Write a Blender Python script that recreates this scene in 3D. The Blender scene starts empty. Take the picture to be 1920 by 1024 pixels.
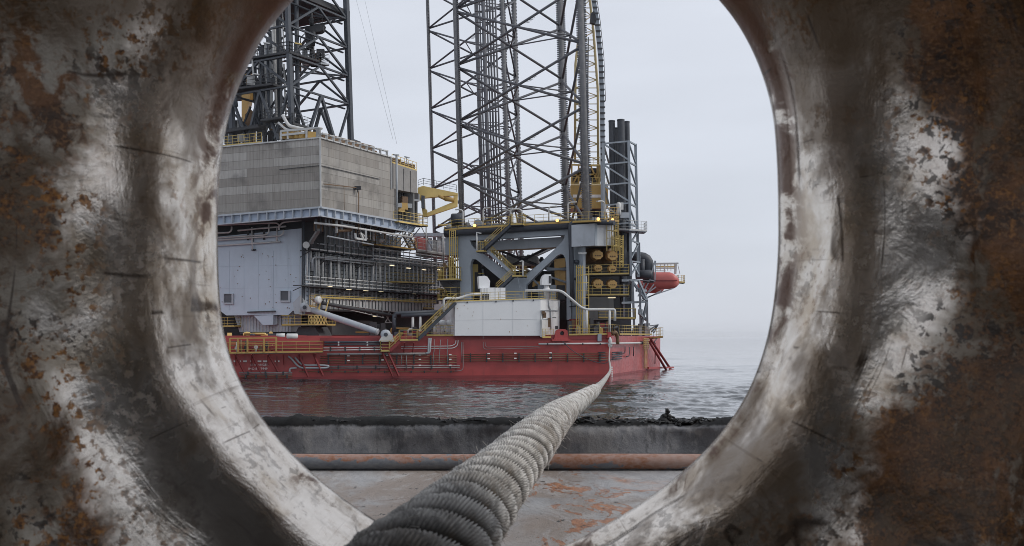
import bpy, bmesh, math, random
import numpy as np
from mathutils import Vector, Matrix
from mathutils.geometry import tessellate_polygon
random.seed(7)
S = bpy.context.scene
S.render.engine = 'CYCLES'
COL = S.collection
# ------------------------------------------------------------------ camera
F = 1900.0            # focal length in pixels of the 1920 px wide photograph
EYE = 6.0             # eye height above the sea
HOR = 631.0           # row of the horizon
cam_d = bpy.data.cameras.new('camera'); cam = bpy.data.objects.new('camera', cam_d); COL.objects.link(cam)
cam.location = (0, 0, EYE); cam.rotation_euler = (math.pi/2, 0, 0)
cam_d.sensor_width = 36; cam_d.lens = F*36/1920; cam_d.shift_y = (HOR-512)/1920
cam_d.clip_start = 0.05; cam_d.clip_end = 60000
cam_d.dof.use_dof = True; cam_d.dof.focus_distance = 70; cam_d.dof.aperture_fstop = 13.0
S.camera = cam
S.cycles.filter_width = 0.9
# ------------------------------------------------------------------ sky and sun
SUN_EL, SUN_AZ = math.radians(38), math.radians(96)      # azimuth measured from +Y towards +X
wd = bpy.data.worlds.new('World'); S.world = wd; wd.use_nodes = True
nt = wd.node_tree; nt.nodes.clear()
out = nt.nodes.new('ShaderNodeOutputWorld'); bg = nt.nodes.new('ShaderNodeBackground')
sky = nt.nodes.new('ShaderNodeTexSky'); sky.sky_type = 'NISHITA'; sky.sun_disc = False
sky.sun_elevation = SUN_EL; sky.sun_rotation = SUN_AZ
skb = nt.nodes.new('ShaderNodeVectorMath'); skb.operation = 'SCALE'; skb.inputs['Scale'].default_value = 0.10
nt.links.new(sky.outputs[0], skb.inputs[0])
tc = nt.nodes.new('ShaderNodeTexCoord'); sp = nt.nodes.new('ShaderNodeSeparateXYZ')
nt.links.new(tc.outputs['Generated'], sp.inputs[0])
ramp = nt.nodes.new('ShaderNodeValToRGB')                # overcast deck: a little darker at the horizon
ramp.color_ramp.elements[0].position = 0.0; ramp.color_ramp.elements[0].color = (.68, .715, .80, 1)
ramp.color_ramp.elements[1].position = 0.30; ramp.color_ramp.elements[1].color = (.745, .785, .87, 1)
e = ramp.color_ramp.elements.new(0.12); e.color = (.68, .72, .80, 1)
nt.links.new(sp.outputs['Z'], ramp.inputs[0])
mp = nt.nodes.new('ShaderNodeMapping'); mp.inputs['Scale'].default_value = (1.5, 1.5, 6)
nt.links.new(tc.outputs['Generated'], mp.inputs[0])
cn = nt.nodes.new('ShaderNodeTexNoise'); cn.inputs['Scale'].default_value = 1.6; cn.inputs['Detail'].default_value = 4
nt.links.new(mp.outputs[0], cn.inputs['Vector'])
cr = nt.nodes.new('ShaderNodeMapRange'); cr.inputs['From Min'].default_value = .25; cr.inputs['From Max'].default_value = .75
cr.inputs['To Min'].default_value = .90; cr.inputs['To Max'].default_value = 1.08
nt.links.new(cn.outputs['Fac'], cr.inputs[0])
cl = nt.nodes.new('ShaderNodeVectorMath'); cl.operation = 'SCALE'
nt.links.new(ramp.outputs[0], cl.inputs[0]); nt.links.new(cr.outputs[0], cl.inputs['Scale'])
mx = nt.nodes.new('ShaderNodeMix'); mx.data_type = 'RGBA'; mx.inputs[0].default_value = .93
nt.links.new(skb.outputs[0], mx.inputs[6]); nt.links.new(cl.outputs[0], mx.inputs[7])
nt.links.new(mx.outputs[2], bg.inputs[0]); bg.inputs[1].default_value = 1.0
nt.links.new(bg.outputs[0], out.inputs[0])
sd = bpy.data.lights.new('sun', 'SUN'); sun = bpy.data.objects.new('sun', sd); COL.objects.link(sun)
sd.energy = 1.5; sd.angle = math.radians(22); sd.color = (1, .96, .9)
sv = Vector((math.sin(SUN_AZ)*math.cos(SUN_EL), math.cos(SUN_AZ)*math.cos(SUN_EL), math.sin(SUN_EL)))
sun.rotation_euler = sv.to_track_quat('Z', 'Y').to_euler(); sun.location = (60, 30, 90)
S.view_settings.view_transform = 'Standard'; S.view_settings.look = 'None'
S.view_settings.exposure = 0; S.view_settings.gamma = 1

# ------------------------------------------------------------------ helpers
def V(*a): return Vector(a)
def W(px, py, Y): return Vector(((px-960)*Y/F, Y, EYE+(HOR-py)*Y/F))
class Pl:                                   # an upright plane through two plan points
    def __init__(s, px1, Y1, px2, Y2):
        s.A = Vector(((px1-960)*Y1/F, Y1)); B = Vector(((px2-960)*Y2/F, Y2))
        s.u = (B-s.A).normalized(); s.n = Vector((s.u.y, -s.u.x))
        if s.n.dot(-s.A) < 0: s.n = -s.n
        s.u3 = Vector((s.u.x, s.u.y, 0)); s.n3 = Vector((s.n.x, s.n.y, 0))
    def t(s, px, off=0):
        k = (px-960)/F
        return (s.A+s.n*off).dot(s.n)/(k*s.n.x+s.n.y)
    def at(s, px, py, off=0):
        t = s.t(px, off); return Vector(((px-960)/F*t, t, EYE+(HOR-py)*t/F))
    def z(s, px, z, off=0):
        t = s.t(px, off); return Vector(((px-960)/F*t, t, z))
UP = Vector((0, 0, 1))
class MB:
    def __init__(s): s.v = []; s.f = []; s.sm = []
    def add(s, vs, fs, smooth=False):
        o = len(s.v); s.v += [tuple(v) for v in vs]
        for f in fs: s.f.append(tuple(o+i for i in f)); s.sm.append(smooth)
        return s
    def beam(s, p, q, w, h=None, up=UP):
        h = w if h is None else h
        p = Vector(p); q = Vector(q); d = q-p
        if d.length < 1e-6: return s
        d.normalize()
        if abs(d.dot(up)) > .98: up = Vector((0, 1, 0)) if abs(d.y) < .9 else Vector((1, 0, 0))
        a = d.cross(up).normalized()*w/2; b = a.cross(d).normalized()*h/2
        vs = [p-a-b, p+a-b, p+a+b, p-a+b, q-a-b, q+a-b, q+a+b, q-a+b]
        return s.add(vs, [(0, 1, 2, 3), (7, 6, 5, 4), (0, 4, 5, 1), (1, 5, 6, 2), (2, 6, 7, 3), (3, 7, 4, 0)])
    def box(s, c, sz, ang=0):
        c = Vector(c); ca, sa = math.cos(ang), math.sin(ang); vs = []
        for dz in (-.5, .5):
            for dx, dy in ((-.5, -.5), (.5, -.5), (.5, .5), (-.5, .5)):
                x, y = dx*sz[0], dy*sz[1]
                vs.append(c+Vector((x*ca-y*sa, x*sa+y*ca, dz*sz[2])))
        return s.add(vs, [(3, 2, 1, 0), (4, 5, 6, 7), (0, 1, 5, 4), (1, 2, 6, 5), (2, 3, 7, 6), (3, 0, 4, 7)])
    def path(s, pts, r, n=8, caps=True):
        pts = [Vector(p) for p in pts]; m = len(pts); rs = r if isinstance(r, (list, tuple)) else [r]*m
        ref = None; vs = []
        for i, p in enumerate(pts):
            d = ((pts[min(i+1, m-1)]-p).normalized()+(p-pts[max(i-1, 0)]).normalized()).normalized()
            if ref is None:
                ref = d.cross(UP) if abs(d.z) < .95 else d.cross(Vector((0, 1, 0)))
            a = (ref-d*ref.dot(d)).normalized(); ref = a; b = d.cross(a)
            for k in range(n):
                t = 2*math.pi*k/n; vs.append(p+(a*math.cos(t)+b*math.sin(t))*rs[i])
        fs = [(i*n+k, i*n+(k+1) % n, (i+1)*n+(k+1) % n, (i+1)*n+k) for i in range(m-1) for k in range(n)]
        s.add(vs, fs, True)
        if caps:
            o = len(s.v)-len(vs)
            s.f.append(tuple(o+k for k in reversed(range(n)))); s.sm.append(False)
            s.f.append(tuple(o+(m-1)*n+k for k in range(n))); s.sm.append(False)
        return s
    def tube(s, p, q, r, n=8): return s.path([p, q], r, n)
    def elbow(s, pts, r, R=.5, n=8):        # a pipe with rounded corners
        pts = [Vector(p) for p in pts]; o = [pts[0]]
        for i in range(1, len(pts)-1):
            a = (pts[i-1]-pts[i]); b = (pts[i+1]-pts[i]); q = min(R, a.length*.45, b.length*.45)
            a = pts[i]+a.normalized()*q; b = pts[i]+b.normalized()*q
            for k in range(5):
                t = k/4; o.append(a*(1-t)**2+pts[i]*2*t*(1-t)+b*t*t)
        o.append(pts[-1]); return s.path(o, r, n)
    def slab(s, pts, ext, holes=()):        # flat outline (3D points) given a thickness vector
        ext = Vector(ext); loops = [[Vector(p) for p in pts]]+[[Vector(p) for p in h] for h in holes]
        tri = tessellate_polygon(loops); allp = [p for l in loops for p in l]; n = len(allp)
        o = len(s.v); s.v += [tuple(p) for p in allp]+[tuple(p+ext) for p in allp]
        nrm = Vector((0, 0, 0))
        for t in tri: nrm += (allp[t[1]]-allp[t[0]]).cross(allp[t[2]]-allp[t[0]])
        flip = nrm.dot(ext) > 0
        for t in tri:
            t = t[::-1] if flip else t
            s.f.append((o+t[0], o+t[1], o+t[2])); s.f.append((o+n+t[2], o+n+t[1], o+n+t[0])); s.sm += [False]*2
        k = 0
        for l in loops:
            m = len(l)
            for i in range(m):
                a, b = k+i, k+(i+1) % m
                s.f.append((o+a, o+a+n, o+b+n, o+b)); s.sm.append(False)
            k += m
        return s
    def lathe(s, c, axis, prof, n=16):      # prof: (distance along axis, radius)
        axis = Vector(axis).normalized(); a = axis.cross(UP if abs(axis.z) < .9 else Vector((0, 1, 0))).normalized(); b = axis.cross(a)
        c = Vector(c); vs = []
        for h, r in prof:
            for k in range(n):
                t = 2*math.pi*k/n; vs.append(c+axis*h+(a*math.cos(t)+b*math.sin(t))*max(r, .0005))
        fs = [(i*n+k, i*n+(k+1) % n, (i+1)*n+(k+1) % n, (i+1)*n+k) for i in range(len(prof)-1) for k in range(n)]
        s.add(vs, fs, True); o = len(s.v)-len(vs)
        s.f.append(tuple(o+k for k in reversed(range(n)))); s.sm.append(False)
        s.f.append(tuple(o+(len(prof)-1)*n+k for k in range(n))); s.sm.append(False)
        return s
    def build(s, name, mat, parent=None, fix=True):
        if not s.v: return None
        off = Vector((0, 0, 0)); q = parent
        while q is not None: off += q.location; q = q.parent
        me = bpy.data.meshes.new(name)
        me.from_pydata([(v[0]-off.x, v[1]-off.y, v[2]-off.z) for v in s.v], [], s.f)
        me.polygons.foreach_set('use_smooth', s.sm); me.update()
        if fix:
            bm = bmesh.new(); bm.from_mesh(me); bmesh.ops.recalc_face_normals(bm, faces=bm.faces); bm.to_mesh(me); bm.free()
        me.materials.append(mat)
        o = bpy.data.objects.new(name, me); COL.objects.link(o)
        if parent is not None: o.parent = parent
        return o
def thing(name, label, cat, loc, group=None):
    o = bpy.data.objects.new(name, None); COL.objects.link(o); o.location = loc; o.empty_display_size = .3
    o['label'] = label; o['category'] = cat
    if group: o['group'] = group
    return o
def tag(o, label, cat, group=None, kind=None):
    o['label'] = label; o['category'] = cat
    if group: o['group'] = group
    if kind: o['kind'] = kind
    return o
def recentre(o, loc):                       # put a lone mesh's origin at its base
    loc = Vector(loc); o.data.transform(Matrix.Translation(-loc)); o.location = loc; return o
def lerp(a, b, t): return a+(b-a)*t

# ------------------------------------------------------------------ materials
MATS = {}
class NB:
    def __init__(s, name):
        s.m = bpy.data.materials.new(name); s.m.use_nodes = True; s.t = s.m.node_tree
        s.b = s.t.nodes['Principled BSDF']; s.tc = s.t.nodes.new('ShaderNodeTexCoord')
    def n(s, typ, **kw):
        x = s.t.nodes.new(typ)
        for k, v in kw.items():
            if k.startswith('i_'): x.inputs[k[2:].replace('_', ' ')].default_value = v
            else: setattr(x, k, v)
        return x
    def l(s, a, b): s.t.links.new(a, b)
    def coord(s, scale=(1, 1, 1), kind='Object'):
        m = s.n('ShaderNodeMapping'); m.inputs['Scale'].default_value = scale; s.l(s.tc.outputs[kind], m.inputs[0]); return m.outputs[0]
    def noise(s, scale, detail=4, rough=.55, vec=None, dist=0):
        x = s.n('ShaderNodeTexNoise', i_Scale=scale, i_Detail=detail, i_Roughness=rough, i_Distortion=dist)
        s.l(vec if vec is not None else s.tc.outputs['Object'], x.inputs['Vector']); return x.outputs['Fac']
    def ramp(s, fac, a, b, lo=0., hi=1.):
        x = s.n('ShaderNodeMapRange', i_From_Min=a, i_From_Max=b, i_To_Min=lo, i_To_Max=hi); x.interpolation_type = 'SMOOTHSTEP'
        s.l(fac, x.inputs[0]); return x.outputs[0]
    def mix(s, fac, a, b):
        x = s.n('ShaderNodeMix', data_type='RGBA')
        if isinstance(fac, (int, float)): x.inputs[0].default_value = fac
        else: s.l(fac, x.inputs[0])
        for i, c in ((6, a), (7, b)):
            if isinstance(c, (tuple, list)): x.inputs[i].default_value = (*c[:3], 1)
            else: s.l(c, x.inputs[i])
        return x.outputs[2]
    def math(s, op, a, b=0.):
        x = s.n('ShaderNodeMath', operation=op)
        for i, c in ((0, a), (1, b)):
            if isinstance(c, (int, float)): x.inputs[i].default_value = c
            else: s.l(c, x.inputs[i])
        return x.outputs[0]
    def bump(s, h, dist=.02, strength=1, prev=None):
        x = s.n('ShaderNodeBump', i_Strength=strength, i_Distance=dist); s.l(h, x.inputs['Height'])
        if prev is not None: s.l(prev, x.inputs['Normal'])
        return x.outputs[0]
    def set(s, **kw):
        for k, v in kw.items():
            k = k.replace('_', ' ')
            if isinstance(v, (int, float)): s.b.inputs[k].default_value = v
            elif isinstance(v, (tuple, list)): s.b.inputs[k].default_value = (*v[:3], 1)
            else: s.l(v, s.b.inputs[k])
        return s
def paint(name, c, rough=.55, dirt=.35, rust=.0, scale=.35, metallic=0., streak=.5, dcol=(.07, .055, .045), var=.12):
    if name in MATS: return MATS[name]
    b = NB(name); v = b.coord((1, 1, .12))
    n1 = b.noise(scale*3, 5, .65, v); n2 = b.noise(scale, 5, .6); n3 = b.noise(scale*9, 4, .6)
    base = b.mix(b.ramp(n2, .3, .7), [x*(1-var) for x in c], [min(1, x*(1+var)) for x in c])
    st = b.math('MULTIPLY', b.ramp(n1, .52, .78), streak); ge = b.ramp(n2, .5, .85)
    dm = b.math('MULTIPLY', b.math('MAXIMUM', st, ge), dirt)
    colr = b.mix(dm, base, dcol)
    if rust > 0:
        colr = b.mix(b.ramp(n3, .74-rust*.3, .80-rust*.3), colr, (.16, .06, .025))
    b.set(Base_Color=colr, Roughness=b.ramp(n3, .2, .8, rough-.08, rough+.12), Metallic=metallic)
    MATS[name] = b.m; return b.m
M_red = paint('red hull paint', (.37, .053, .050), .34, .65, .12, .22, streak=.9, dcol=(.11, .04, .04), var=.22)
M_redd = paint('dark red paint', (.22, .03, .032), .5, .4, .1)
M_yel = paint('yellow paint', (.47, .345, .105), .5, .35, .12)
M_oran = paint('orange yellow paint', (.44, .28, .085), .5, .35, .1)
M_pyel = paint('pale yellow paint', (.74, .55, .20), .5, .15, .02)
M_grey = paint('grey frame paint', (.29, .325, .365), .5, .35, .03, .15)
M_lgrey = paint('light grey paint', (.42, .45, .49), .5, .4, .05, .3)
M_blue = paint('blue grey panel paint', (.50, .575, .655), .55, .32, .06, .16, streak=.8, dcol=(.2, .22, .25), var=.07)
M_bblue = paint('pale blue grey girder paint', (.38, .44, .54), .55, .4, .05, .3)
M_white = paint('off white tank paint', (.74, .745, .75), .55, .10, .0, .2, streak=.5, dcol=(.35, .3, .22), var=.04)
M_pipe = paint('white pipe paint', (.58, .58, .57), .45, .35, .08, .6)
M_gpipe = paint('grey galvanised pipe', (.33, .35, .37), .42, .4, .08, .6)
M_leg = paint('dark weathered leg steel', (.10, .103, .118), .6, .6, .25, .9, dcol=(.22, .21, .20))
M_leg2 = paint('pitted chord steel', (.12, .122, .13), .65, .8, .3, 2.2, dcol=(.30, .29, .28))
M_dark = paint('dark blue black steel', (.045, .052, .066), .55, .3, .1, .5)
M_der = paint('derrick dark steel', (.060, .068, .082), .5, .3, .08, .5)
M_stack = paint('soot dark exhaust steel', (.055, .06, .072), .5, .5, .0, .3, dcol=(.1, .1, .11))
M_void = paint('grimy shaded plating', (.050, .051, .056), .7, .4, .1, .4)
M_mwall = paint('grey ribbed wall paint', (.24, .245, .245), .6, .5, .08, .3)
M_brown = paint('rusty brown equipment', (.16, .095, .05), .6, .5, .2, 1)
M_goldgear = paint('ochre gearbox paint', (.62, .38, .13), .45, .35, .05, .8)
M_boat = paint('faded red lifeboat shell', (.52, .13, .115), .35, .2, .0, .4)
M_lett = paint('white lettering', (.75, .72, .70), .6, .2, .0, 1)
M_grat = paint('pale deck plating', (.30, .29, .28), .7, .5, .1, .5)
M_steelw = paint('pale structural steel', (.50, .50, .49), .5, .45, .1, .8)
def emis(name, c, s):
    b = NB(name); b.set(Base_Color=c, Emission_Color=c, Emission_Strength=s); return b.m
M_hpipe = paint('hull side pipe grey', (.21, .20, .20), .45, .4, .1, .6)
M_seam = paint('pale panel seam', (.58, .58, .58), .6, .2)
M_boomy = paint('dull cream crane boom paint', (.48, .385, .20), .5, .3, .05)
M_lamp = emis('amber lamp glass', (1, .50, .14), 2.6)
M_tube = emis('fluorescent lamp tube', (1, .84, .55), 1.0)
def glass():
    b = NB('dark louvre mesh'); w = b.n('ShaderNodeTexWave', i_Scale=2.2, wave_type='BANDS', bands_direction='Z')
    b.l(b.tc.outputs['Object'], w.inputs['Vector'])
    b.set(Base_Color=b.mix(w.outputs['Fac'], (.05, .055, .065), (.14, .15, .17)), Roughness=.6); return b.m
M_louv = glass()
def cladding():
    b = NB('ribbed wall cladding')
    u = b.n('ShaderNodeUVMap'); sep = b.n('ShaderNodeSeparateXYZ'); b.l(u.outputs[0], sep.inputs[0])
    br = b.n('ShaderNodeTexBrick', i_Scale=1.0, i_Mortar_Size=.03, i_Brick_Width=12.5, i_Row_Height=1.22, i_Mortar_Smooth=.3, i_Bias=0., offset=.37)
    br.inputs['Color1'].default_value = (.25, .222, .195, 1); br.inputs['Color2'].default_value = (.57, .545, .51, 1); br.inputs['Mortar'].default_value = (.10, .09, .08, 1)
    b.l(u.outputs[0], br.inputs['Vector'])
    wv = b.n('ShaderNodeTexWave', i_Scale=1.25, wave_type='BANDS', bands_direction='X', i_Distortion=0.); b.l(u.outputs[0], wv.inputs['Vector'])
    st = b.n('ShaderNodeMapping'); st.inputs['Scale'].default_value = (4.5, .16, 1); b.l(u.outputs[0], st.inputs[0])
    n1 = b.noise(1, 5, .7, st.outputs[0]); n2 = b.noise(.16, 5, .6, u.outputs[0]); n3 = b.noise(1.1, 5, .6, u.outputs[0])
    c = b.mix(.75, (.44, .415, .38), br.outputs['Color'])
    c = b.mix(b.math('MULTIPLY', b.ramp(n1, .45, .70), .5), c, (.17, .145, .12))
    c = b.mix(b.math('MULTIPLY', b.ramp(n2, .50, .64), .55), c, (.13, .12, .11))
    c = b.mix(b.math('MULTIPLY', b.ramp(n3, .62, .8), .4), c, (.24, .19, .15))
    c = b.mix(b.math('MULTIPLY', b.math('SUBTRACT', 1, b.ramp(wv.outputs['Fac'], .02, .35)), .22), c, (.13, .125, .12))
    b.set(Base_Color=c, Roughness=.6, Normal=b.bump(wv.outputs['Fac'], .07)); return b.m
M_clad = cladding()
# ------------------------------------------------------------------ sea
def sea_material():
    b = NB('sea water'); v = b.coord((1, 1.0, 1))
    n1 = b.noise(.9, 3, .6, v); n2 = b.noise(3.2, 3, .6, v)
    nm = b.bump(n1, .26, .7); nm = b.bump(n2, .03, .6, nm)
    b.set(Base_Color=(.012, .016, .018), Roughness=.05, IOR=1.45, Coat_Weight=.6, Coat_Roughness=.08, Normal=nm); return b.m
def build_sea():
    rng = np.random.default_rng(5)
    pys = np.concatenate([np.arange(0.46, 30, .28), np.arange(30, 175, .42), np.array([190, 230, 300, 420, 700, 1200, 2500.])])
    d = EYE*F/pys; d = d[::-1]
    az = np.radians(np.concatenate([np.linspace(-80, -30, 60, endpoint=False), np.linspace(-30, 30, 1350, endpoint=False), np.linspace(30, 80, 60)]))
    D, A = np.meshgrid(d, az, indexing='ij'); X = D*np.tan(np.clip(A, -1.39, 1.39)); Y = D.copy(); X = np.clip(X, -26000, 26000)
    Z = np.zeros_like(X); step = np.gradient(d)[:, None]*np.ones_like(X)
    for k in range(70):
        lam = 0.55*(11/0.55)**(rng.random()**1.1); th = math.radians(rng.normal(10, 26)); ph = rng.random()*6.28
        a = 0.0062*lam**.85*(.6+.8*rng.random())
        kx, ky = math.sin(th)*2*math.pi/lam, math.cos(th)*2*math.pi/lam
        w = np.clip(lam/(2.2*step)-.6, 0, 1)*np.clip(900/D, .25, 1)
        s_ = np.sin(kx*X+ky*Y+ph); Z += a*w*(s_-.35*np.cos(2*(kx*X+ky*Y+ph)))
    gust = .70+.62*np.sin(X*.045+Y*.021+1)*np.sin(Y*.05-X*.013)
    Z *= gust
    n, m = X.shape
    co = np.stack([X, Y, Z], -1).reshape(-1, 3)
    i = np.arange(n-1)[:, None]*m+np.arange(m-1)[None]; i = i.ravel()
    fc = np.stack([i, i+1, i+m+1, i+m], -1)
    me = bpy.data.meshes.new('sea'); me.vertices.add(len(co)); me.vertices.foreach_set('co', co.ravel())
    me.loops.add(fc.size); me.loops.foreach_set('vertex_index', fc.ravel()); me.polygons.add(len(fc))
    me.polygons.foreach_set('loop_start', np.arange(len(fc))*4); me.polygons.foreach_set('loop_total', np.full(len(fc), 4))
    me.polygons.foreach_set('use_smooth', np.ones(len(fc), bool)); me.update(); me.validate()
    me.materials.append(sea_material()); o = bpy.data.objects.new('sea', me); COL.objects.link(o); o['kind'] = 'structure'
build_sea()

# ------------------------------------------------------------------ planes of the rig
HF = Pl(450, 141, 1143, 152); HS = Pl(1143, 152, 1238, 187)
CL = Pl(412, 148.8, 600, 142); CR = Pl(600, 142, 732, 157.5)      # cladding faces
BB = Pl(400, 154, 567, 149.5); MW = Pl(567, 150, 840, 187)
GF = Pl(858, 161, 1067, 157)
LEAN = .0297
def rail(mb, pts, h=1.2, step=1.6, r=.052, rows=3, toe=True):
    pts = [Vector(p) for p in pts]
    for a, b in zip(pts, pts[1:]):
        L = (b-a).length; n = max(1, int(round(L/step)))
        for k in range(n+1):
            p = a.lerp(b, k/n); mb.beam(p, p+UP*h, r*1.15, r*1.15)
        for j in range(rows):
            z = UP*(h*(j+1)/rows); mb.beam(a+z, b+z, r*(1.3 if j == rows-1 else 1.0))
        if toe: mb.beam(a+UP*.06, b+UP*.06, .04, .24)
def platform(label, name, fpts, back, t=.25, h=1.2, mdeck=None, mrail=None, cat='walkway', closed=(True, True), toe=True, group=None, brace=0, th=None, step=1.6):
    """walkway: front edge points (3D), a back vector; floor slab, handrail, brackets"""
    fpts = [Vector(p) for p in fpts]; back = Vector(back); c = sum(fpts, Vector())/len(fpts)
    T = thing(name, label, cat, c, group)
    mb = MB(); out = fpts+[p+back for p in reversed(fpts)]
    mb.slab([p-UP*min(t, .14) for p in out], UP*min(t, .14)); mb.build('floor', M_grey if mdeck is M_grey else M_void, T)
    mr = MB(); path = ([fpts[0]+back] if closed[0] else [])+fpts+([fpts[-1]+back] if closed[1] else [])
    rail(mr, path, h, step=step); mr.build('handrail', mrail or M_yel, T)
    if brace:
        for k in range(brace):
            i = (k+.5)/brace; a = fpts[0].lerp(fpts[-1], i)
            m = MB(); m.beam(a-UP*t, a+back-UP*(t+abs(back.length)*1.0), .12); m.build('bracket', th or M_grey, T)
    return T
def stairs(label, a, b, wid, mst=None, mrail=None, name='staircase', both=True):
    a = Vector(a); b = Vector(b); wid = Vector(wid); T = thing(name, label, 'staircase', a)
    for s_ in (0, 1):
        m = MB(); m.beam(a+wid*s_, b+wid*s_, .1, .42); m.build('stringer', mst or M_dark, T)
    n = int((b-a).length/.32); m = MB()
    for k in range(n+1):
        p = a.lerp(b, k/n); m.beam(p, p+wid, .28, .05)
    m.build('treads', mst or M_dark, T)
    for s_ in ((0, 1) if both else (0,)):
        m = MB(); L = (b-a).length; q = max(2, int(L/1.5)); o = wid*s_
        for k in range(q+1):
            p = a.lerp(b, k/q)+o; m.beam(p, p+UP*1.25, .065)
        for z in (.45, .85, 1.25): m.beam(a+o+UP*z, b+o+UP*z, .07 if z > 1 else .05)
        m.build('handrail', mrail or M_yel, T)
    return T

# ------------------------------------------------------------------ hull
hp = [Vector((-62, 136.3, 0)), HF.z(1143, 0), HS.z(1238, 0), Vector((10, 262, 0)), Vector((-95, 240, 0))]
T = thing('jack_up_hull', 'long red jack-up hull floating on the sea under the grey frames and white tank', 'hull', (-20, 146, 0))
DECK = 6.12
m = MB(); m.slab([p-UP*2.5 for p in hp], UP*(2.5+DECK)); m.build('hull_plating', M_red, T)
m = MB()                                      # proud sheer strake under the tank and along the deck edge
a, b = HF.z(853, 5.62, .12), HF.z(1143, 5.62, .12)
m.slab([a, b, b+UP*.62, a+UP*.62], -HF.n3*.118); 
m.build('sheer_strake', M_redd, T)
for P0, xa, xb in ((HF, 300, 1143), (HS, 1143, 1238)):
    m = MB(); a, b = P0.z(xa, -.3, .02), P0.z(xb, -.3, .02); m.slab([a, b, b+UP*.62, a+UP*.62], -P0.n3*.018); m.build('waterline_band', M_redd, T)
m = MB(); a, b = HF.z(600, 5.3, .02), HF.z(716, 5.3, .02); m.slab([a, b, b+UP*.5, a+UP*.5], -HF.n3*.018); m.build('doubler_plate', M_redd, T)
m = MB()
for px in range(470, 860, 48):
    m = MB(); a = HF.z(px, 1.0, .05); m.slab([a, a+HF.u3*.16, a+HF.u3*.16+UP*2.2, a+UP*2.2], -HF.n3*.048); m.build('plate_stiffener', M_redd, T)
pass
def letters(txt, px, py, hpx, parent, mat=M_lett, sx=1.0):
    p = HF.at(px, py, .04); cu = bpy.data.curves.new('txt', 'FONT'); cu.body = txt; cu.size = hpx*p.y/F*1.38; cu.extrude = .01; cu.space_character = 1.08
    to = bpy.data.objects.new('txt', cu); COL.objects.link(to); bpy.context.view_layer.update()
    me = bpy.data.meshes.new_from_object(to); bpy.data.objects.remove(to); me.name = 'lettering'
    o = bpy.data.objects.new('hull_lettering', me); COL.objects.link(o); me.materials.append(mat)
    R = Matrix.Rotation(math.atan2(HF.u.y, HF.u.x), 4, 'Z') @ Matrix.Rotation(math.pi/2, 4, 'X') @ Matrix.Diagonal((sx, 1, 1, 1))
    me.transform(Matrix.Translation(p-parent.location) @ R); o.parent = parent; return o
letters('STAVANGER', 469.5, 686, 4.0, T).__setitem__('label', 'white STAVANGER lettering on the red hull')
letters('IMO:8  59949', 465.5, 693.4, 4.2, T).__setitem__('label', 'white IMO number on the red hull')
m = MB()
for x0, x1 in ((438, 442), (447, 452), (456, 463), (469, 471), (483, 490), (493, 501), (515, 517), (521, 524)):
    a = HF.at(x0, 679, .03); b = HF.at(x1, 679, .03); c = HF.at(x1, 676, .03); d = HF.at(x0, 676, .03); m.slab([a, b, c, d], -HF.n3*.02)
m.build('name_lettering', M_lett, T)
m = MB()
for k in range(5):
    a = HF.at(1146.5, 690+k*4.2, .03); m.slab([a, a+HF.u3*.22, a+HF.u3*.22+UP*.2, a+UP*.2], -HF.n3*.02)
m.build('draught_marks', M_lett, T)

# pipes along the hull side
def hullpipes(label, rows, x0, x1, off, r, mat, brk=None, group='pipe runs along the red hull side', bstep=34, slope=0., marks=()):
    c = HF.at((x0+x1)/2, rows[0], off); T = thing('pipe_run', label, 'pipe run', c, group)
    for y in rows:
        m = MB(); m.tube(HF.at(x0, y, off), HF.at(x1, y-slope, off), r*.85); m.build('pipe', M_hpipe if mat is M_gpipe else mat, T)
    if brk:
        m = MB(); n = int((x1-x0)/bstep)
        for k in range(n+1):
            px = x0+(k+.5)*(x1-x0)/(n+1); m = MB()
            m.beam(HF.at(px, rows[0]-2.2, off-.05), HF.at(px, rows[-1]+2.2, off-.05), .12, .16)
            for y in rows: q = HF.at(px, y, off); m.box(q, (.22, .3, .22))
            m.build('clamp', brk, T)
    if marks:
        for px, y in marks:
            m = MB(); q = HF.at(px, y, off+r+.03); m.beam(q, q+HF.u3*.36, .04, .17); m.build('tag_plate', M_lett, T)
    return T
hullpipes('pair of white pipes on the red hull between the left walkway and the middle landing', (652.5, 657), 606, 716, .45, .085, M_pipe, M_void, slope=1.5)
hullpipes('fat dark pipes close under the deck edge left of the middle landing', (642, 646.5), 608, 716, .5, .17, M_dark, M_pipe, slope=1, bstep=60)
hullpipes('thick grey pipe running under the middle landing', (664.5,), 613, 800, .5, .19, M_gpipe, M_void, bstep=50, slope=1.5)
hullpipes('four thin red pipes low on the hull left of the tank', (668, 672, 676.5, 681), 600, 856, .3, .07, M_brown, M_void, slope=1, marks=((651, 667), (651, 676), (715, 675), (724, 666), (785, 665.5), (785, 674), (785, 685), (842, 665), (842, 674), (842, 685)))
hullpipes('twin grey pipes above the waterline from left walkway to tank', (687.2, 690.5), 617, 862, .35, .09, M_gpipe, M_void, bstep=40, slope=1.5)
hullpipes('single thin pipe lowest on the hull left of the tank', (697,), 560, 858, .25, .06, M_brown, M_void, bstep=26, slope=1)
hullpipes('four thin dark red pipes below the white tank', (664.5, 668.5, 672.5, 677), 867, 1140, .3, .07, M_brown, M_void, slope=2.5, marks=((914, 663), (914, 672.5), (964, 662.5), (964, 672), (1030, 661.5), (1030, 671)))
hullpipes('low twin pipes by the left lettering above the waterline', (698.5, 701.5), 448, 548, .3, .075, M_gpipe, M_void, bstep=40)
hullpipes('lowest thin pipes at the far left of the hull', (704.5, 707.5), 451, 548, .25, .05, M_brown, M_void, bstep=22)
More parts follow.
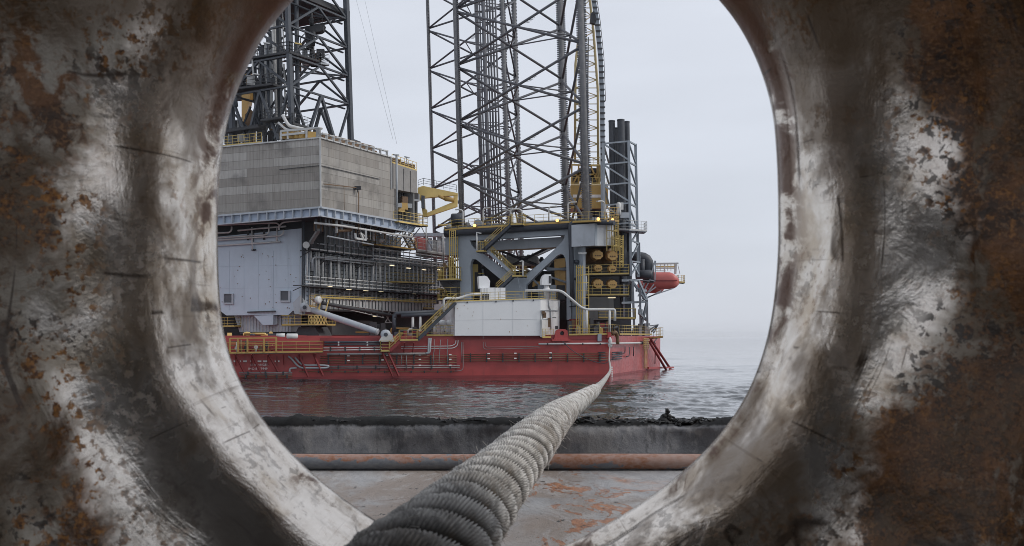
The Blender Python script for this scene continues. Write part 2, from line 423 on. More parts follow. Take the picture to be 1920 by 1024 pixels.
hullpipes('fat white water main below the deck edge right of the tank', (645,), 1010, 1142, .6, .15, M_pipe, M_void, bstep=44, slope=1)
def pipething(label, paths, r, mat, cat='pipe', group=None, R=.7, name='bent_pipe', part='pipe'):
    T = thing(name, label, cat, paths[0][0], group)
    for p in paths:
        m = MB(); m.elbow(p, r, R); m.build(part, mat, T)
    return T
pl = lambda off, *pp: [HF.at(x, y, off) for x, y in pp]
pipething('grey pipes stepping down under the left walkway to the right end return', [pl(.5, (540, 668), (546, 672), (561, 690), (612, 690), (616, 688), (616, 686), (606, 685), (566, 685), (553, 670)), pl(.35, (543, 699), (543, 691), (556, 690))], .13, M_gpipe)
pipething('pale pipes turning up beside the left edge of the white tank', [pl(.45, (752, 650), (846, 649), (854, 645), (855, 638)), pl(.45, (752, 654), (850, 653), (858, 648), (859, 638))], .06, M_pipe)
pipething('thick grey pipe turning up to the deck behind the long stair foot', [pl(.55, (798, 663), (803, 661), (804, 634)), pl(.55, (801, 664), (806, 660), (807.5, 634))], .14, M_gpipe)
pipething('stepped white pipe on the hull under the white tank', [pl(.35, (906, 641), (906, 655), (1013, 652.5)), pl(.35, (909.5, 641), (910, 651), (960, 650.5), (1013, 649.5))], .045, M_hpipe)
pipething('thin vertical pipes with kinks below the deck left of the tank', [pl(.5, (814, 636), (814, 658), (812.5, 664), (812.5, 684)), pl(.5, (826, 637), (824, 664), (823, 684)), pl(.5, (839.5, 636), (838.5, 685)), pl(.45, (868, 642), (868.5, 695), (852, 696)), pl(.4, (865.5, 642), (866, 680)), pl(.45, (753, 662), (753, 684)), pl(.45, (762, 665), (763, 695))], .055, M_hpipe)
pipething('slack black cable looping down across the red hull right of the tank', [[HF.at(1055+i*10, 640+42*math.sin(min(1, i/8.5)*1.57)**.8+(5-(abs(i-7.5)*1.6)) * (1 if i > 2 else 0)*0 + (0 if i < 8 else -(i-8)*7), .7) for i in range(11)]], .05, M_dark, 'cable', name='slack_cable', part='cable')
pipething('short black pipe returns beside the rope on the hull bow', [[HF.at(x, 661+k*5, .3), HF.at(x+13, 660.5+k*5, .3)] for x in (1122,) for k in range(4)]+[[HS.at(1148, 661+k*4.4, .3), HS.at(1166, 660+k*4, .3)] for k in range(4)]+[[HS.at(1180, 651, .3), HS.at(1180, 668, .3), HS.at(1174, 668.5, .3)], [HS.at(1188, 650, .3), HS.at(1188, 668, .3)], [HS.at(1172, 650, .3), HS.at(1172, 662, .3), HS.at(1160, 662, .3)]], .08, M_dark)
pipething('white water main continuing round the pale stern face', [[HS.at(1144, 644.2, .6), HS.at(1204, 643, .6)]], .15, M_pipe)
m = MB(); m.lathe(HS.at(1202, 643, .6), HS.u3, [(0, .15), (0, .27), (.3, .27), (.3, .1), (.8, .1), (.8, .26), (1.2, .26)], 10); tag(m.build('pipe_flange', M_dark), 'dark flanged end of the white main near the yellow ladder', 'pipe flange')

# left yellow walkway hung on the hull
bk = -HF.n3*1.5
platform('long yellow walkway hung on the red hull at far left', 'walkway', [HF.at(426, 662.5, 1.6), HF.at(606, 660, 1.6)], bk, .22, 1.5, M_oran, M_oran, step=1.9, brace=6, th=M_redd, closed=(True, True))
T = thing('guard_cage', 'taller orange guard frame on the left end of the hull walkway', 'guard frame', HF.at(480, 660, 1.6))
m = MB()
for px in (431, 446, 464, 495, 518): m = MB(); m.beam(HF.at(px, 661, 1.62), HF.at(px, 634, 1.62), .2); m.build('post', M_oran, T)
m = MB(); m.beam(HF.at(431, 634.5, 1.62), HF.at(519, 633.5, 1.62), .16); m.beam(HF.at(431, 645, 1.62), HF.at(519, 644.5, 1.62), .09); m.build('top_rail', M_oran, T)
T = thing('valve_manifold', 'row of dark red and white valves behind the left walkway rail', 'valves', HF.at(480, 655, .8))
for k, px in enumerate((444, 452, 461, 470, 480, 489, 500, 510)):
    m = MB(); a = HF.at(px, 661, .7); m.tube(a, a+UP*random.uniform(1.0, 2.2), .12); m.lathe(a+UP*random.uniform(.5, 1.1), HF.n3, [(0, .3), (.12, .3)], 12); m.build('valve', [M_pipe, M_brown, M_void, M_redd][k % 4], T)
m = MB()
for y in (641, 648, 655): m.tube(HF.at(432, y, .5), HF.at(600, y-1, .5), .09)
m.build('header_pipes', M_brown, T)
m = MB(); m.tube(HF.at(607, 661, 1.4), HF.at(607, 661, 1.4)-UP*.0+HF.u3*.1, .05)
# diagonal struts below walkways
for lab, a, b in (('dark red diagonal brace under the right end of the left walkway', (560, 664), (578, 706)), ('dark red diagonal brace under the left walkway beside the grey pipes', (588, 664), (606, 704)),
                  ('left brace running from the middle landing down to the water', (717, 661), (737, 706)), ('right brace running from the middle landing down to the water', (728, 661), (748, 705)),
                  ('brace crossing the white lettering below the left walkway', (472, 664), (490, 700)), ('brace just right of the white lettering under the walkway', (503, 664), (522, 697)), ('leftmost brace under the walkway beside the chock edge', (441, 664), (459, 700)),):
    m = MB(); m.beam(HF.at(*a, 1.2), HF.at(*b, .2), .18, .24); tag(recentre(m.build('diagonal_brace', M_redd), HF.at(*b, .2)), lab, 'brace')

# middle landing and stairs
platform('small yellow landing low on the hull at the white strut foot', 'landing', [HF.at(714, 658.5, 1.6), HF.at(731, 658.3, 1.6)], bk, .25, 1.45, M_yel, M_yel, cat='landing', step=.9)
stairs('short yellow stair from the low landing up to the upper landing', HF.at(731, 658, 1.6), HF.at(751, 639, 1.6), -HF.n3*1.1, M_redd)
platform('yellow landing at the foot of the long dark stair', 'landing', [HF.at(750, 638.5, 1.7), HF.at(784, 638, 1.7)], bk, .3, 1.5, M_yel, M_yel, cat='landing', brace=2, th=M_redd, step=.9)
stairs('long dark stair rising to the left end of the white tank roof', HF.at(783, 638, 1.5), HF.at(855, 568, 1.5), -HF.n3*1.1, M_dark)
m = MB(); rail(m, [HF.z(800, DECK, .2), HF.z(852, DECK, .2)], 1.5, step=1.3); tag(recentre(m.build('handrail', M_yel), HF.z(800, DECK, .2)), 'yellow deck rail between the long stair foot and the white tank', 'handrail')
for px, lab in ((816, 'white mushroom vent nearest the long stair'), (829, 'white mushroom vent in the middle of the deck row'), (843, 'white mushroom vent next to the white tank')):
    p = HF.z(px, DECK, -1.5); T = thing('deck_vent', lab, 'vent', p, 'mushroom vents behind the deck rail')
    m = MB(); m.tube(p, p+UP*1.7, .28, 12); m.build('pipe', M_pipe, T); m = MB(); m.lathe(p+UP*1.5, UP, [(0, .3), (.05, .5), (.6, .5), (.8, .3)], 12); m.build('cap', M_white, T)

# ------------------------------------------------------------------ white tank house
WF = Pl(853, 146.2, 1013, 148.8); WR = Pl(1013, 148.8, 1049, 156)
T = thing('white_tank_house', 'big plain off-white box standing on the red deck edge', 'tank house', WF.at(930, 636))
a, b, c = WF.z(853, DECK), WF.z(1013.5, DECK), WR.z(1049, DECK); bkv = Vector((-3, 9, 0))
za, zb, zc = WF.at(853, 566.5).z, WF.at(1013.5, 561).z, WR.at(1049, 563).z
lo = [a, b, c, c+bkv, a+bkv*1.3]; hi = [Vector((p.x, p.y, z)) for p, z in zip(lo, (za, zb, zc, zc, za))]
m = MB(); n = 5; m.add(lo+hi, [tuple(range(n)), tuple(n+i for i in reversed(range(n)))]+[(i, (i+1) % n, n+(i+1) % n, n+i) for i in range(n)]); m.build('wall_plating', M_white, T)
m = MB(); m.beam(hi[0]+WF.n3*.04, hi[1]+WF.n3*.04, .10, .10); m.beam(hi[1]+WR.n3*.04, hi[2]+WR.n3*.04, .1, .1); m.build('roof_edge', M_steelw, T)
m = MB()
for px, py in ((876, 566), (930, 564.5), (962, 563), (1000, 562)): m.box(WF.at(px, py+1, .06), (.18, .12, .22))
m.build('lifting_lugs', M_dark, T)
m = MB()
for fx, y0, y1 in ((.33, .02, .98), (.68, .02, .98)): px = 853+160*fx; m.beam(WF.at(px, 636-1, .012), WF.at(px, 566.5-5.5*fx+1, .012), .03)
m.beam(WF.at(854, 600, .012), WF.at(1013, 598, .012), .03); m.build('weld_seams', M_seam, T)
random.seed(31); m = MB()
for _ in range(14): px, py = random.uniform(856, 1010), random.uniform(572, 632); q = WF.at(px, py, .012); m.box(q, (random.uniform(.04, .1), .02, random.uniform(.04, .2)), math.atan2(WF.u.y, WF.u.x))
m.build('rust_spots', paint('pale rust stain', (.42, .30, .20), .7, .3), T)
m = MB(); m.elbow([WR.at(1029, 564, .15), WR.at(1029, 575, .15), WR.at(1032, 580, .15), WR.at(1033, 618, .15)], .09, .3); m.elbow([WR.at(1015, 634, .15), WR.at(1013.8, 582, .2), WR.at(1047.5, 582.5, .15), WR.at(1049.5, 565, .2)], .06, .2); m.elbow([WR.at(1014, 600, .15), WR.at(1028, 598.5, .15)], .08); m.build('drain_pipe', M_gpipe, T)
m = MB(); m.slab([WR.at(1016, 632, .3), WR.at(1027, 632, .3), WR.at(1027, 600, .3), WR.at(1016, 600, .3)], -WR.n3*.28); m.build('control_cabinet', M_pipe, T)
m = MB(); m.box(WR.at(1021, 591, .3), (.5, .3, .8)); m.box(WR.at(1030, 605, .3), (.35, .3, 1.4)); m.box(WR.at(1019, 586, .3), (.4, .3, .4)); m.build('valve_gear', M_brown, T)
m = MB(); m.slab([WR.at(1041, 611, .03), WR.at(1046, 611, .03), WR.at(1046, 617, .03), WR.at(1041, 617, .03)], -WR.n3*.02); m.slab([WR.at(1036, 595, .03), WR.at(1043, 595, .03), WR.at(1043, 596.3, .03), WR.at(1036, 596.3, .03)], -WR.n3*.02); m.build('notice_plates', M_void, T)
# roof rail + things on the roof
m = MB(); ra = hi[0]-WF.n3*.4; rb = hi[1]-WF.n3*.4; rail(m, [ra-WF.u3*1, rb], 1.25, step=1.25); rail(m, [rb, hi[2]-WR.n3*.4], 1.25, step=1.3); tag(recentre(m.build('handrail', M_yel), ra), 'yellow handrail along the roof of the white tank house', 'handrail')
def hvac(px, w, h, d, lab, y0=563, off=-2.2, dark=True):
    a = WF.z(px, za+.1, off); T = thing('rooftop_unit', lab, 'vent unit', a)
    m = MB(); s_ = w
    m.slab([a, a+WF.u3*w, a+WF.u3*w+UP*h, a+UP*h], -WF.n3*d); m.build('casing', M_white, T)
    if dark: m = MB(); q = a+WF.n3*.03+UP*.3; m.slab([q, q+WF.u3*w*.9, q+WF.u3*w*.9+UP*.9, q+UP*.9], -WF.n3*.02); m.build('intake_grille', M_void, T)
    m = MB(); 
    for k in (.33, .66): m.beam(a+WF.u3*w*k+WF.n3*.03, a+WF.u3*w*k+WF.n3*.03+UP*h, .05)
    m.build('panel_seams', M_steelw, T)
hvac(903, 1.25, 2.1, 1.5, 'left white rooftop cabinet with a dark intake grille'); hvac(919, 2.3, 2.15, 1.5, 'wide white rooftop cabinet without a grille', dark=False)
a = WF.z(898, za+.2, -3.4)                    # tall hooded box at left
T = thing('hooded_vent', 'white hooded vent box leaning above the left rooftop cabinet', 'vent', a); m = MB(); q = [WF.at(899, 541, -3.4), WF.at(911.5, 540, -3.4), WF.at(918, 539.5, -3.4), WF.at(919, 527, -3.4), WF.at(914, 519, -3.4), WF.at(909, 517, -3.4), WF.at(897.5, 518, -3.4)]; m.slab(q, -WF.n3*1.4); m.build('hood', M_white, T); m = MB(); m.tube(WF.at(912, 568, -4), WF.at(912, 541, -4), .35, 12); m.build('duct', M_pipe, T)
T = thing('hooded_vent', 'white swan-neck vent cowl on a round pipe at the right of the tank roof', 'vent', WF.z(1025, zb, -2)); m = MB(); q = [WF.at(1016.5, 534, -2), WF.at(1033.5, 534.5, -2), WF.at(1033.5, 514.5, -2), WF.at(1022, 514.5, -2), WF.at(1018, 519, -2), WF.at(1016, 526, -2)]; m.slab(q, -WF.n3*1.3); m.build('cowl', M_white, T); m = MB(); m.slab([WF.at(1029, 531.5, -1.97), WF.at(1033, 531.5, -1.97), WF.at(1033, 517.5, -1.97), WF.at(1029, 517.5, -1.97)], -WF.n3*.02); m.build('louvre', M_void, T)
m = MB(); m.lathe(WF.z(1025, zb, -2.6), UP, [(0, .42), (1.4, .42), (1.4, .5), (1.7, .5), (1.7, .4), (2.4, .36)], 14); m.build('pipe', M_white, T)
pipething('white pipe crossing from the tank roof down to the right deck', [[WF.at(985, 545, -1.6), WF.at(1048, 545, -1.6), WF.at(1056, 548, -1.4), WF.at(1094, 580.5, -1.2), WF.at(1152, 580.5, -1.2), WF.at(1153, 585, -1.2), WF.at(1153, 602, -1.2)]], .2, M_pipe, R=.9)
pipething('white pipe descending at the left corner of the tank roof', [[WF.at(905, 550, -1), WF.at(878, 553, -.6), WF.at(858, 560, -.3), WF.at(836, 559.5, .4), WF.at(832, 562, .4), WF.at(832, 585, .4)]], .17, M_pipe, R=.7)
for px, lab in ((1100, 'left white support post under the bent white pipe'), (1143, 'right white support post under the bent white pipe')):
    m = MB(); m.tube(WF.z(px, DECK, -1.2), WF.at(px, 581, -1.2), .17); tag(recentre(m.build('pipe_support', M_pipe), WF.z(px, DECK, -1.2)), lab, 'support post')
T = thing('mooring_padeye', 'round-topped red padeye plate with a dark hole beside the white tank', 'padeye', HF.z(1050, DECK, .2))
m = MB(); o = [(1039, 637), (1042, 622), (1045, 618.5), (1050, 617), (1060, 617.5), (1064, 620), (1066, 637)]; hole = [HF.at(1054+4.2*math.cos(t), 625+4.2*math.sin(t), .3) for t in [k*.628 for k in range(10)]]
m.slab([HF.at(*p, .3) for p in o], -HF.n3*.5, [hole]); m.build('cheek_plate', M_red, T); m = MB(); m.slab([HF.at(1035, 640, .5), HF.at(1070, 639.5, .5), HF.at(1070, 636, .5), HF.at(1035, 636.5, .5)], -HF.n3*.7); m.build('base_plate', M_red, T)
m = MB(); m.lathe(HF.at(1054, 625, -.6), HF.n3, [(0, .32), (.5, .32)], 12); m.build('pin', M_dark, T)

# right deck rails and landing at the stern
m = MB(); rail(m, [HF.z(1067, DECK+.1, .2), HF.z(1143, DECK+.2, .2), HS.z(1222, DECK+.2, .2)], 1.45, step=1.5); tag(recentre(m.build('handrail', M_yel), HF.z(1067, DECK, .2)), 'yellow deck rail along the right end of the red hull', 'handrail')
m = MB(); rail(m, [WR.at(1017, 633, 1), WR.at(1038, 633, 1)], 1.25, step=1.0); tag(recentre(m.build('handrail', M_yel), WR.at(1017, 633, 1)), 'short yellow rail between the tank corner and red padeye', 'handrail')
platform('pale cantilevered platform overhanging the stern at far right', 'landing', [HS.at(1225, 634, 1.2), HS.at(1243, 632, 3.2)], Vector((-.5, 2.2, 0)), .3, 1.6, M_gpipe, M_pyel, cat='landing', step=1.0)
T = thing('hull_ladder', 'yellow ladder down the pale stern face of the red hull', 'ladder', HS.at(1211, 690, .4))
m = MB()
for px in (1209, 1213): m.beam(HS.at(px, 633, .4), HS.at(px, 691, .4), .12)
for k in range(26): m.beam(HS.at(1209, 636+k*2.1, .4), HS.at(1213, 636+k*2.1, .4), .05)
m.build('rungs_and_rails', M_yel, T); m = MB()
for k in range(6): y = 635+k*3.6; m.elbow([HS.at(1206, y, .4), HS.at(1206.5, y, 1.2), HS.at(1216, y, 1.2), HS.at(1217, y, .4)], .04, .3, 5)
for px in (1207, 1216): m.beam(HS.at(px, 634, 1.1), HS.at(px, 654, 1.1), .06)
m.build('safety_cage', M_yel, T)
for lab, a, b in (('left red fender tube slanting from the stern into the sea', (1218, 641), (1249, 690)), ('right red fender tube slanting from the stern into the sea', (1220, 636), (1258, 690))):
    m = MB(); m.tube(HS.at(*a, .6), HS.at(*b, 2.2)-UP*.3, .22, 10); tag(recentre(m.build('fender_tube', M_redd), HS.at(*b, 2.2)), lab, 'fender tube')
m = MB(); m.beam(HS.at(1215, 690, .4), HS.at(1262, 689, 2.4), .35, .3); tag(m.build('fender_beam', M_red), 'red horizontal beam at the waterline of the stern', 'beam')
m = MB(); m.elbow([HS.at(1232, 634, 1.2), HS.at(1226, 642, 1), HS.at(1229, 644, 1), HS.at(1228, 682, .8)], .09, .4); tag(m.build('hanging_hose', M_dark), 'dark hose hanging down behind the red fender tubes', 'hose')
T = thing('life_raft_rack', 'white life raft canister on a dark tilted rack at the stern rail', 'life raft', HS.at(1219, 615, 0)); m = MB(); p = HS.at(1214, 615, .2); m.lathe(p, HS.u3, [(0, .25), (.1, .42), (2.6, .42), (2.7, .25)], 12); m.build('canister', M_white, T)
m = MB(); m.beam(HS.at(1219, 617, .6), HS.at(1234, 609, .6), .18); m.beam(HS.at(1222, 622, .6), HS.at(1234, 609, .6), .18); m.beam(HS.at(1226, 624, .9), HS.at(1234, 609, .9), .14); m.beam(HS.at(1219, 611, .9), HS.at(1234, 609, .9), .14); m.build('rack', M_dark, T)
T = thing('fairlead_pipe', 'dark bent hose fitting over the rail right of the rope', 'fitting', HS.at(1150, 640, .5)); m = MB(); m.elbow([HS.at(1148, 627, .4), HS.at(1154, 622, .8), HS.at(1158, 632, .9), HS.at(1158, 646, .9)], .28, .6, 10); m.build('hose', M_brown, T); m = MB(); m.elbow([HS.at(1150, 616, .4), HS.at(1158, 612, .4), HS.at(1160, 628, .6)], .18, .6, 8); m.build('valve_arm', M_void, T)
m = MB(); m.slab([HF.at(1121, 640, .4), HF.at(1128, 640, .4), HF.at(1128, 626, .4), HF.at(1121, 626, .4)], -HF.n3*.4); tag(recentre(m.build('junction_box', M_grey), HF.at(1121, 640, .4)), 'small grey junction box on the deck rail left of the rope', 'box')
T = thing('rope_bracket', 'red bracket and pale shackle where the rope meets the deck edge', 'bracket', HF.at(1143, 645, .6)); m = MB(); m.slab([HF.at(1139, 634, .7), HF.at(1147, 634, .7), HF.at(1145, 623, .7), HF.at(1141, 623, .7)], -HF.n3*.6); m.build('plate', M_red, T)
m = MB(); m.lathe(HF.at(1144, 652, .9), UP, [(0, .1), (.2, .3), (.5, .34), (.8, .2), (1.0, .32), (1.3, .2), (1.6, .1)], 10); m.build('shackle', M_pipe, T)

# ------------------------------------------------------------------ blue grey block at left
T = thing('blue_grey_block', 'large flat blue-grey block wall below the cladding at left', 'module', BB.at(480, 585))
q = [(330, 452), (568, 428), (566.5, 583), (548.5, 583), (541, 590.5), (424, 591.5), (408, 579), (330, 579)]
m = MB(); m.slab([BB.at(*p) for p in q], -BB.n3*7); m.build('wall_panel', M_blue, T)
m = MB(); m.beam(BB.at(566.8, 430, .05), BB.at(566.2, 583, .05), .16); m.beam(BB.at(562.5, 436, .04), BB.at(562, 580, .04), .04); m.build('corner_trim', M_steelw, T)
for k, (x0, y0, x1, y1) in enumerate(((419, 550.5, 437, 570.5), (525, 545, 543.5, 566.5))):
    m = MB(); hole = [BB.at(x, y, .25) for x, y in ((x0+.8, y0+1), (x1-3, y0+1), (x1-3, y1-3), (x0+.8, y1-3))]
    m.slab([BB.at(x, y, .25) for x, y in ((x0, y0), (x1, y0), (x1, y1), (x0, y1))], -BB.n3*.24, [hole]); fr = m.build('vent_frame', M_lgrey, T)
    m = MB(); m.slab([BB.at(x, y, .12) for x, y in ((x0+.5, y0+.5), (x1-2.5, y0+.5), (x1-2.5, y1-2.5), (x0+.5, y1-2.5))], -BB.n3*.1); m.build('louvre', M_louv, fr)
m = MB(); m.beam(BB.at(464, 585.5, .25), BB.at(516, 583.5, .25), .3, .18); m.build('drip_ledge', M_void, T)
m = MB(); q = [(549, 567.5), (562, 554), (566, 557), (566, 590), (552, 588)]; m.slab([BB.at(*p, .9) for p in q], -BB.n3*.88); m.build('strut_bracket', M_lgrey, T)
m = MB(); q = [(476, 592), (512, 591), (512, 609), (493, 609.5)]; m.slab([BB.at(*p, .1) for p in q], -BB.n3*1.6); m.build('wedge_box', M_blue, T)
m = MB(); q = [(512.5, 591), (519, 592), (519, 608), (512.5, 609)]; m.slab([BB.at(*p, -.6) for p in q], -BB.n3*1.4); m.build('side_box', M_lgrey, T)
m = MB()
for fx in (.16, .33, .5, .67, .84): px = 404+162*fx; m.beam(BB.at(px, 470, .012), BB.at(px, 582, .012), .025)
for y0, y1 in ((500, 497), (541, 539)): m.beam(BB.at(404, y0, .012), BB.at(566, y1, .012), .025)
m.build('weld_seams', paint('block weld seam', (.40, .46, .53), .6, .3), T)
random.seed(3); m = MB()
for _ in range(34):
    px, py = random.uniform(410, 560), random.uniform(475, 580); q = BB.at(px, py, .02); m.box(q, (random.uniform(.06, .2), .03, random.uniform(.06, .16)), math.atan2(BB.u.y, BB.u.x))
m.build('rust_spots', M_brown, T)
T = thing('ribbed_skirt', 'pale ribbed steel skirt hanging below the blue-grey block', 'skirt', BB.at(495, 622, -1.2)); m = MB(); q = [(439, 591), (546, 589), (545, 622), (449, 623)]; m.slab([BB.at(*p, -1.2) for p in q], -BB.n3*3); m.build('plating', M_lgrey, T)
m = MB()
for k in range(17):
    px = 443+k*6; m.beam(BB.at(px+1, 592, -1.14), BB.at(px+(6 if px < 450 else 0)+1, 621.5, -1.14), .09, .12)
m.build('ribs', M_steelw, T)
# pipes on the block
pipething('upper header of white pipes along the top of the blue-grey block', [[BB.at(404, 422.5, .9), BB.at(516, 417.5, .9), BB.at(523, 420, .9), BB.at(523, 431, .9)], [BB.at(523, 424, 1), BB.at(530, 417, 1), BB.at(565, 412.5, 1), BB.at(600, 409, 1)], [BB.at(404, 437, .6), BB.at(430, 436, .6), BB.at(434, 432, .6), BB.at(434.5, 425, .6)], [BB.at(446, 432.5, .7), BB.at(480, 429, .7), BB.at(536, 424.5, .7)]], .13, M_pipe, R=.6)
pipething('three long white pipes bending up on the blue-grey block', [[BB.at(403, 446.5, .6), BB.at(498, 440.5, .6), BB.at(504, 436, .6), BB.at(504.5, 420, .6)], [BB.at(403, 450.8, .6), BB.at(526, 442, .6), BB.at(531.5, 437, .6), BB.at(531.5, 431, .6)], [BB.at(403, 461, .4), BB.at(460, 457.5, .4), BB.at(526, 453, .4)], [BB.at(519, 428, .4), BB.at(519.5, 453, .4)], [BB.at(472, 426, .4), BB.at(473.5, 469, .4)]], .12, M_pipe, R=.7)
T = thing('pipe_hangers', 'dark hanging brackets behind the white pipes on the block', 'brackets', BB.at(476, 470, .2))
for px in (465, 473.5, 495): m = MB(); m.beam(BB.at(px, 425, .2), BB.at(px, 446+random.random()*12, .2), .3, .15); m.build('bracket', M_void, T)
m = MB(); m.lathe(BB.at(476, 470.5, .1), UP, [(0, .1), (.1, .45), (.25, .3)], 10); m.build('lamp_bell', M_void, T)
T = thing('recess_wall', 'dark recess strip above the blue-grey block', 'recess wall', BB.at(480, 460, -.6)); m = MB(); m.slab([BB.at(*p, -.5) for p in ((330, 400), (590, 385), (590, 470), (330, 470))], -BB.n3*3); m.build('plating', M_void, T)
# small walkways at block foot
platform('small yellow walkway behind the chock edge below the block', 'walkway', [BB.at(400, 613, .5), BB.at(440, 612, .5)], -BB.n3*3, .3, 1.4, M_oran, M_yel, step=1.2)
platform('rusty yellow truss walkway under the strut bracket', 'walkway', [BB.at(528, 610, 1.6), BB.at(577, 609, 1.6), BB.at(611, 609.5, 1.0)], -BB.n3*3, .3, 1.45, M_oran, M_yel, step=1.1)
T = thing('lattice_boom', 'rusty cream lattice frame under the white strut', 'lattice frame', BB.at(590, 608, 1)); m = MB(); a0 = [(578, 588), (610, 590)]
for k in range(6):
    x = 578+k*6; m.beam(BB.at(x, 592, 1.3), BB.at(x+6, 608, 1.3), .09); m.beam(BB.at(x+6, 592, 1.3), BB.at(x, 608, 1.3), .09)
    m.beam(BB.at(x, 592, 1.3), BB.at(x, 608, 1.3), .09)
m.beam(BB.at(577, 592, 1.3), BB.at(611, 592, 1.3), .12); m.beam(BB.at(577, 608, 1.3), BB.at(611, 608, 1.3), .14)
m.beam(BB.at(597, 590, 1.3), BB.at(602, 560, 1.3), .12); m.beam(BB.at(604, 560, 1), BB.at(592, 592, 1), .12); m.beam(BB.at(617, 561, 1), BB.at(608, 592, 1), .12); m.build('frame', M_pyel, T)
T = thing('sliding_shoe', 'grimy skid shoe and jack between the block and the red deck', 'skid shoe', BB.at(565, 630, 0)); m = MB(); m.slab([BB.at(*p, .6) for p in ((560, 613), (590, 613), (600, 632), (550, 632))], -BB.n3*4); m.build('shoe', M_void, T)
m = MB(); m.lathe(HF.at(537, 631, -.5), HF.u3, [(0, .3), (.1, .42), (1.5, .42), (1.6, .3)], 12); m.lathe(HF.at(518, 629.5, -.5), HF.u3, [(0, .3), (1.2, .35)], 12); m.build('jack_cylinder', M_pipe, T)
m = MB(); m.tube(HF.at(552, 632, -.5), HF.at(575, 633, -.5), .3, 10); m.build('ram', M_redd, T)
# white strut
T = thing('white_strut', 'thick white tubular strut slanting from block bracket to deck', 'strut', HF.at(725, 633, .3)); A_ = BB.at(571, 576.5, 1.1); B_ = HF.at(723, 627.5, .4); dr = (B_-A_).normalized(); sd_ = HF.n3
m = MB(); m.path([A_+dr*1.3, A_+dr*2.6, B_-dr*2.6, B_-dr*1.2], [.38, .46, .46, .4], 18); m.build('tube', M_lgrey, T)
for k in (.3, .5, .7, .9): m = MB(); m.lathe(A_.lerp(B_, k), dr, [(-.05, .475), (.05, .475)], 18); m.build('band', M_steelw, T)
for P_ in (A_, B_):
    m = MB(); m.lathe(P_-sd_*.35, sd_, [(0, .2), (0, .72), (.7, .72), (.7, .2)], 20); pe = m.build('end_eye', M_lgrey, T); m = MB(); m.lathe(P_-sd_*.5, sd_, [(0, .28), (1, .28)], 14); m.build('pin', M_dark, pe)
m = MB(); m.slab([A_-dr*.9-UP*.9+sd_*.2, A_+dr*1.6-UP*.2+sd_*.2, A_-dr*.7+UP*1.6+sd_*.2], -sd_*.4); m.build('gusset', M_steelw, T)
m = MB(); m.slab([B_+sd_*.45-UP*1.0-HF.u3*1.0, B_+sd_*.45-UP*1.0+HF.u3*1.2, B_+sd_*.45+UP*.1+HF.u3*.9, B_+sd_*.45-UP*.3-HF.u3*.6], -sd_*.9); m.build('foot_bracket', M_steelw, T)

# ------------------------------------------------------------------ long module wall receding right
zt = 25.0
T = thing('module_wall', 'long grey ribbed module wall receding behind the pipe racks', 'module', MW.z(700, DECK))
x0, x1 = 568, 842
m = MB(); a, b = MW.z(x0, 10.2), MW.z(x1, 10.2); h1 = 23.0-10.2; m.slab([a, b, b+UP*(19.6-10.2), a.lerp(b, .62)+UP*(19.6-10.2), a.lerp(b, .62)+UP*h1, a+UP*h1], -MW.n3*12); m.build('wall', M_mwall, T)
m = MB(); L = (b-a).length; n = 34
for k in range(n+1):
    p = a.lerp(b, k/n); hh = h1 if k/n < .61 else 9.2; m.beam(p+MW.n3*.12+UP*.05, p+MW.n3*.12+UP*(hh-.1), .22, .24, MW.n3)
m.build('vertical_ribs', M_lgrey, T)
m = MB()
for z in np.arange(.6, 9.0, .62): m.beam(a+UP*z+MW.n3*.05, b+UP*z+MW.n3*.05, .08, .1)
m.build('horizontal_ribs', M_void, T)
for k, fr in enumerate((.035, .10, .52, .68, .90)):
    p = a.lerp(b, fr)+MW.n3*.35+UP*(.3 if k > 1 else 0); m = MB(); w = .9
    m.slab([p, p+MW.u3*w, p+MW.u3*w+UP*2.3, p+UP*2.3], -MW.n3*.3); d = m.build('door', M_steelw if k % 2 == 0 else M_lgrey, T)
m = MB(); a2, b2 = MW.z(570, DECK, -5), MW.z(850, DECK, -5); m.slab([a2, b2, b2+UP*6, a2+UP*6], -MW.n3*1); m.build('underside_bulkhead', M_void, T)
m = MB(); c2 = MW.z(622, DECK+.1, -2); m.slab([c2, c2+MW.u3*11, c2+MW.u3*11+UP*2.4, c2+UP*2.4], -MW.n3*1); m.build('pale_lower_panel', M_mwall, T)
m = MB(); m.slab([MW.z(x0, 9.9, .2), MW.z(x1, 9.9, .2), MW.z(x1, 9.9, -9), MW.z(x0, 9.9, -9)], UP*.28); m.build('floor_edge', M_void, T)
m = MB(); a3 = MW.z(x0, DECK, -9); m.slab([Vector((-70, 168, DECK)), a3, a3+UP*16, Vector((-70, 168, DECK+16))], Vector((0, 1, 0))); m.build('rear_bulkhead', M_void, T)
# vertical pipes left part of the wall
random.seed(11)
T = thing('riser_pipes', 'bunch of pale vertical pipes at the left end of the module wall', 'pipes', MW.z(600, 14, .8))
for px, z0, z1, r, mt in ((576, 14.5, 19.4, .13, M_pipe), (583, 17, 19.4, .12, M_pipe), (593, 14.2, 19.2, .17, M_pipe), (597.5, 14.2, 19.2, .15, M_pipe), (605, 14, 19.2, .2, M_steelw), (620, 14.3, 18.7, .16, M_pipe), (634.5, 14.5, 18.2, .16, M_pipe), (657, 14.3, 18.5, .19, M_pipe), (663, 14.6, 18, .12, M_steelw), (650, 14.3, 18, .12, M_steelw), (674, 14.5, 18, .13, M_pipe), (700, 14.6, 18, .15, M_pipe), (712, 14.6, 18, .13, M_steelw)):
    m = MB(); m.tube(MW.z(px, z0, .9), MW.z(px, z1, .9), r, 8); m.build('pipe', mt, T)
for px in (566.5, 568.5, 571):
    m = MB(); m.beam(MW.z(px, 10.5, 1.2), MW.z(px, 23, 1.2), .12, .16); m.build('stanchion', M_dark, T)
m = MB()
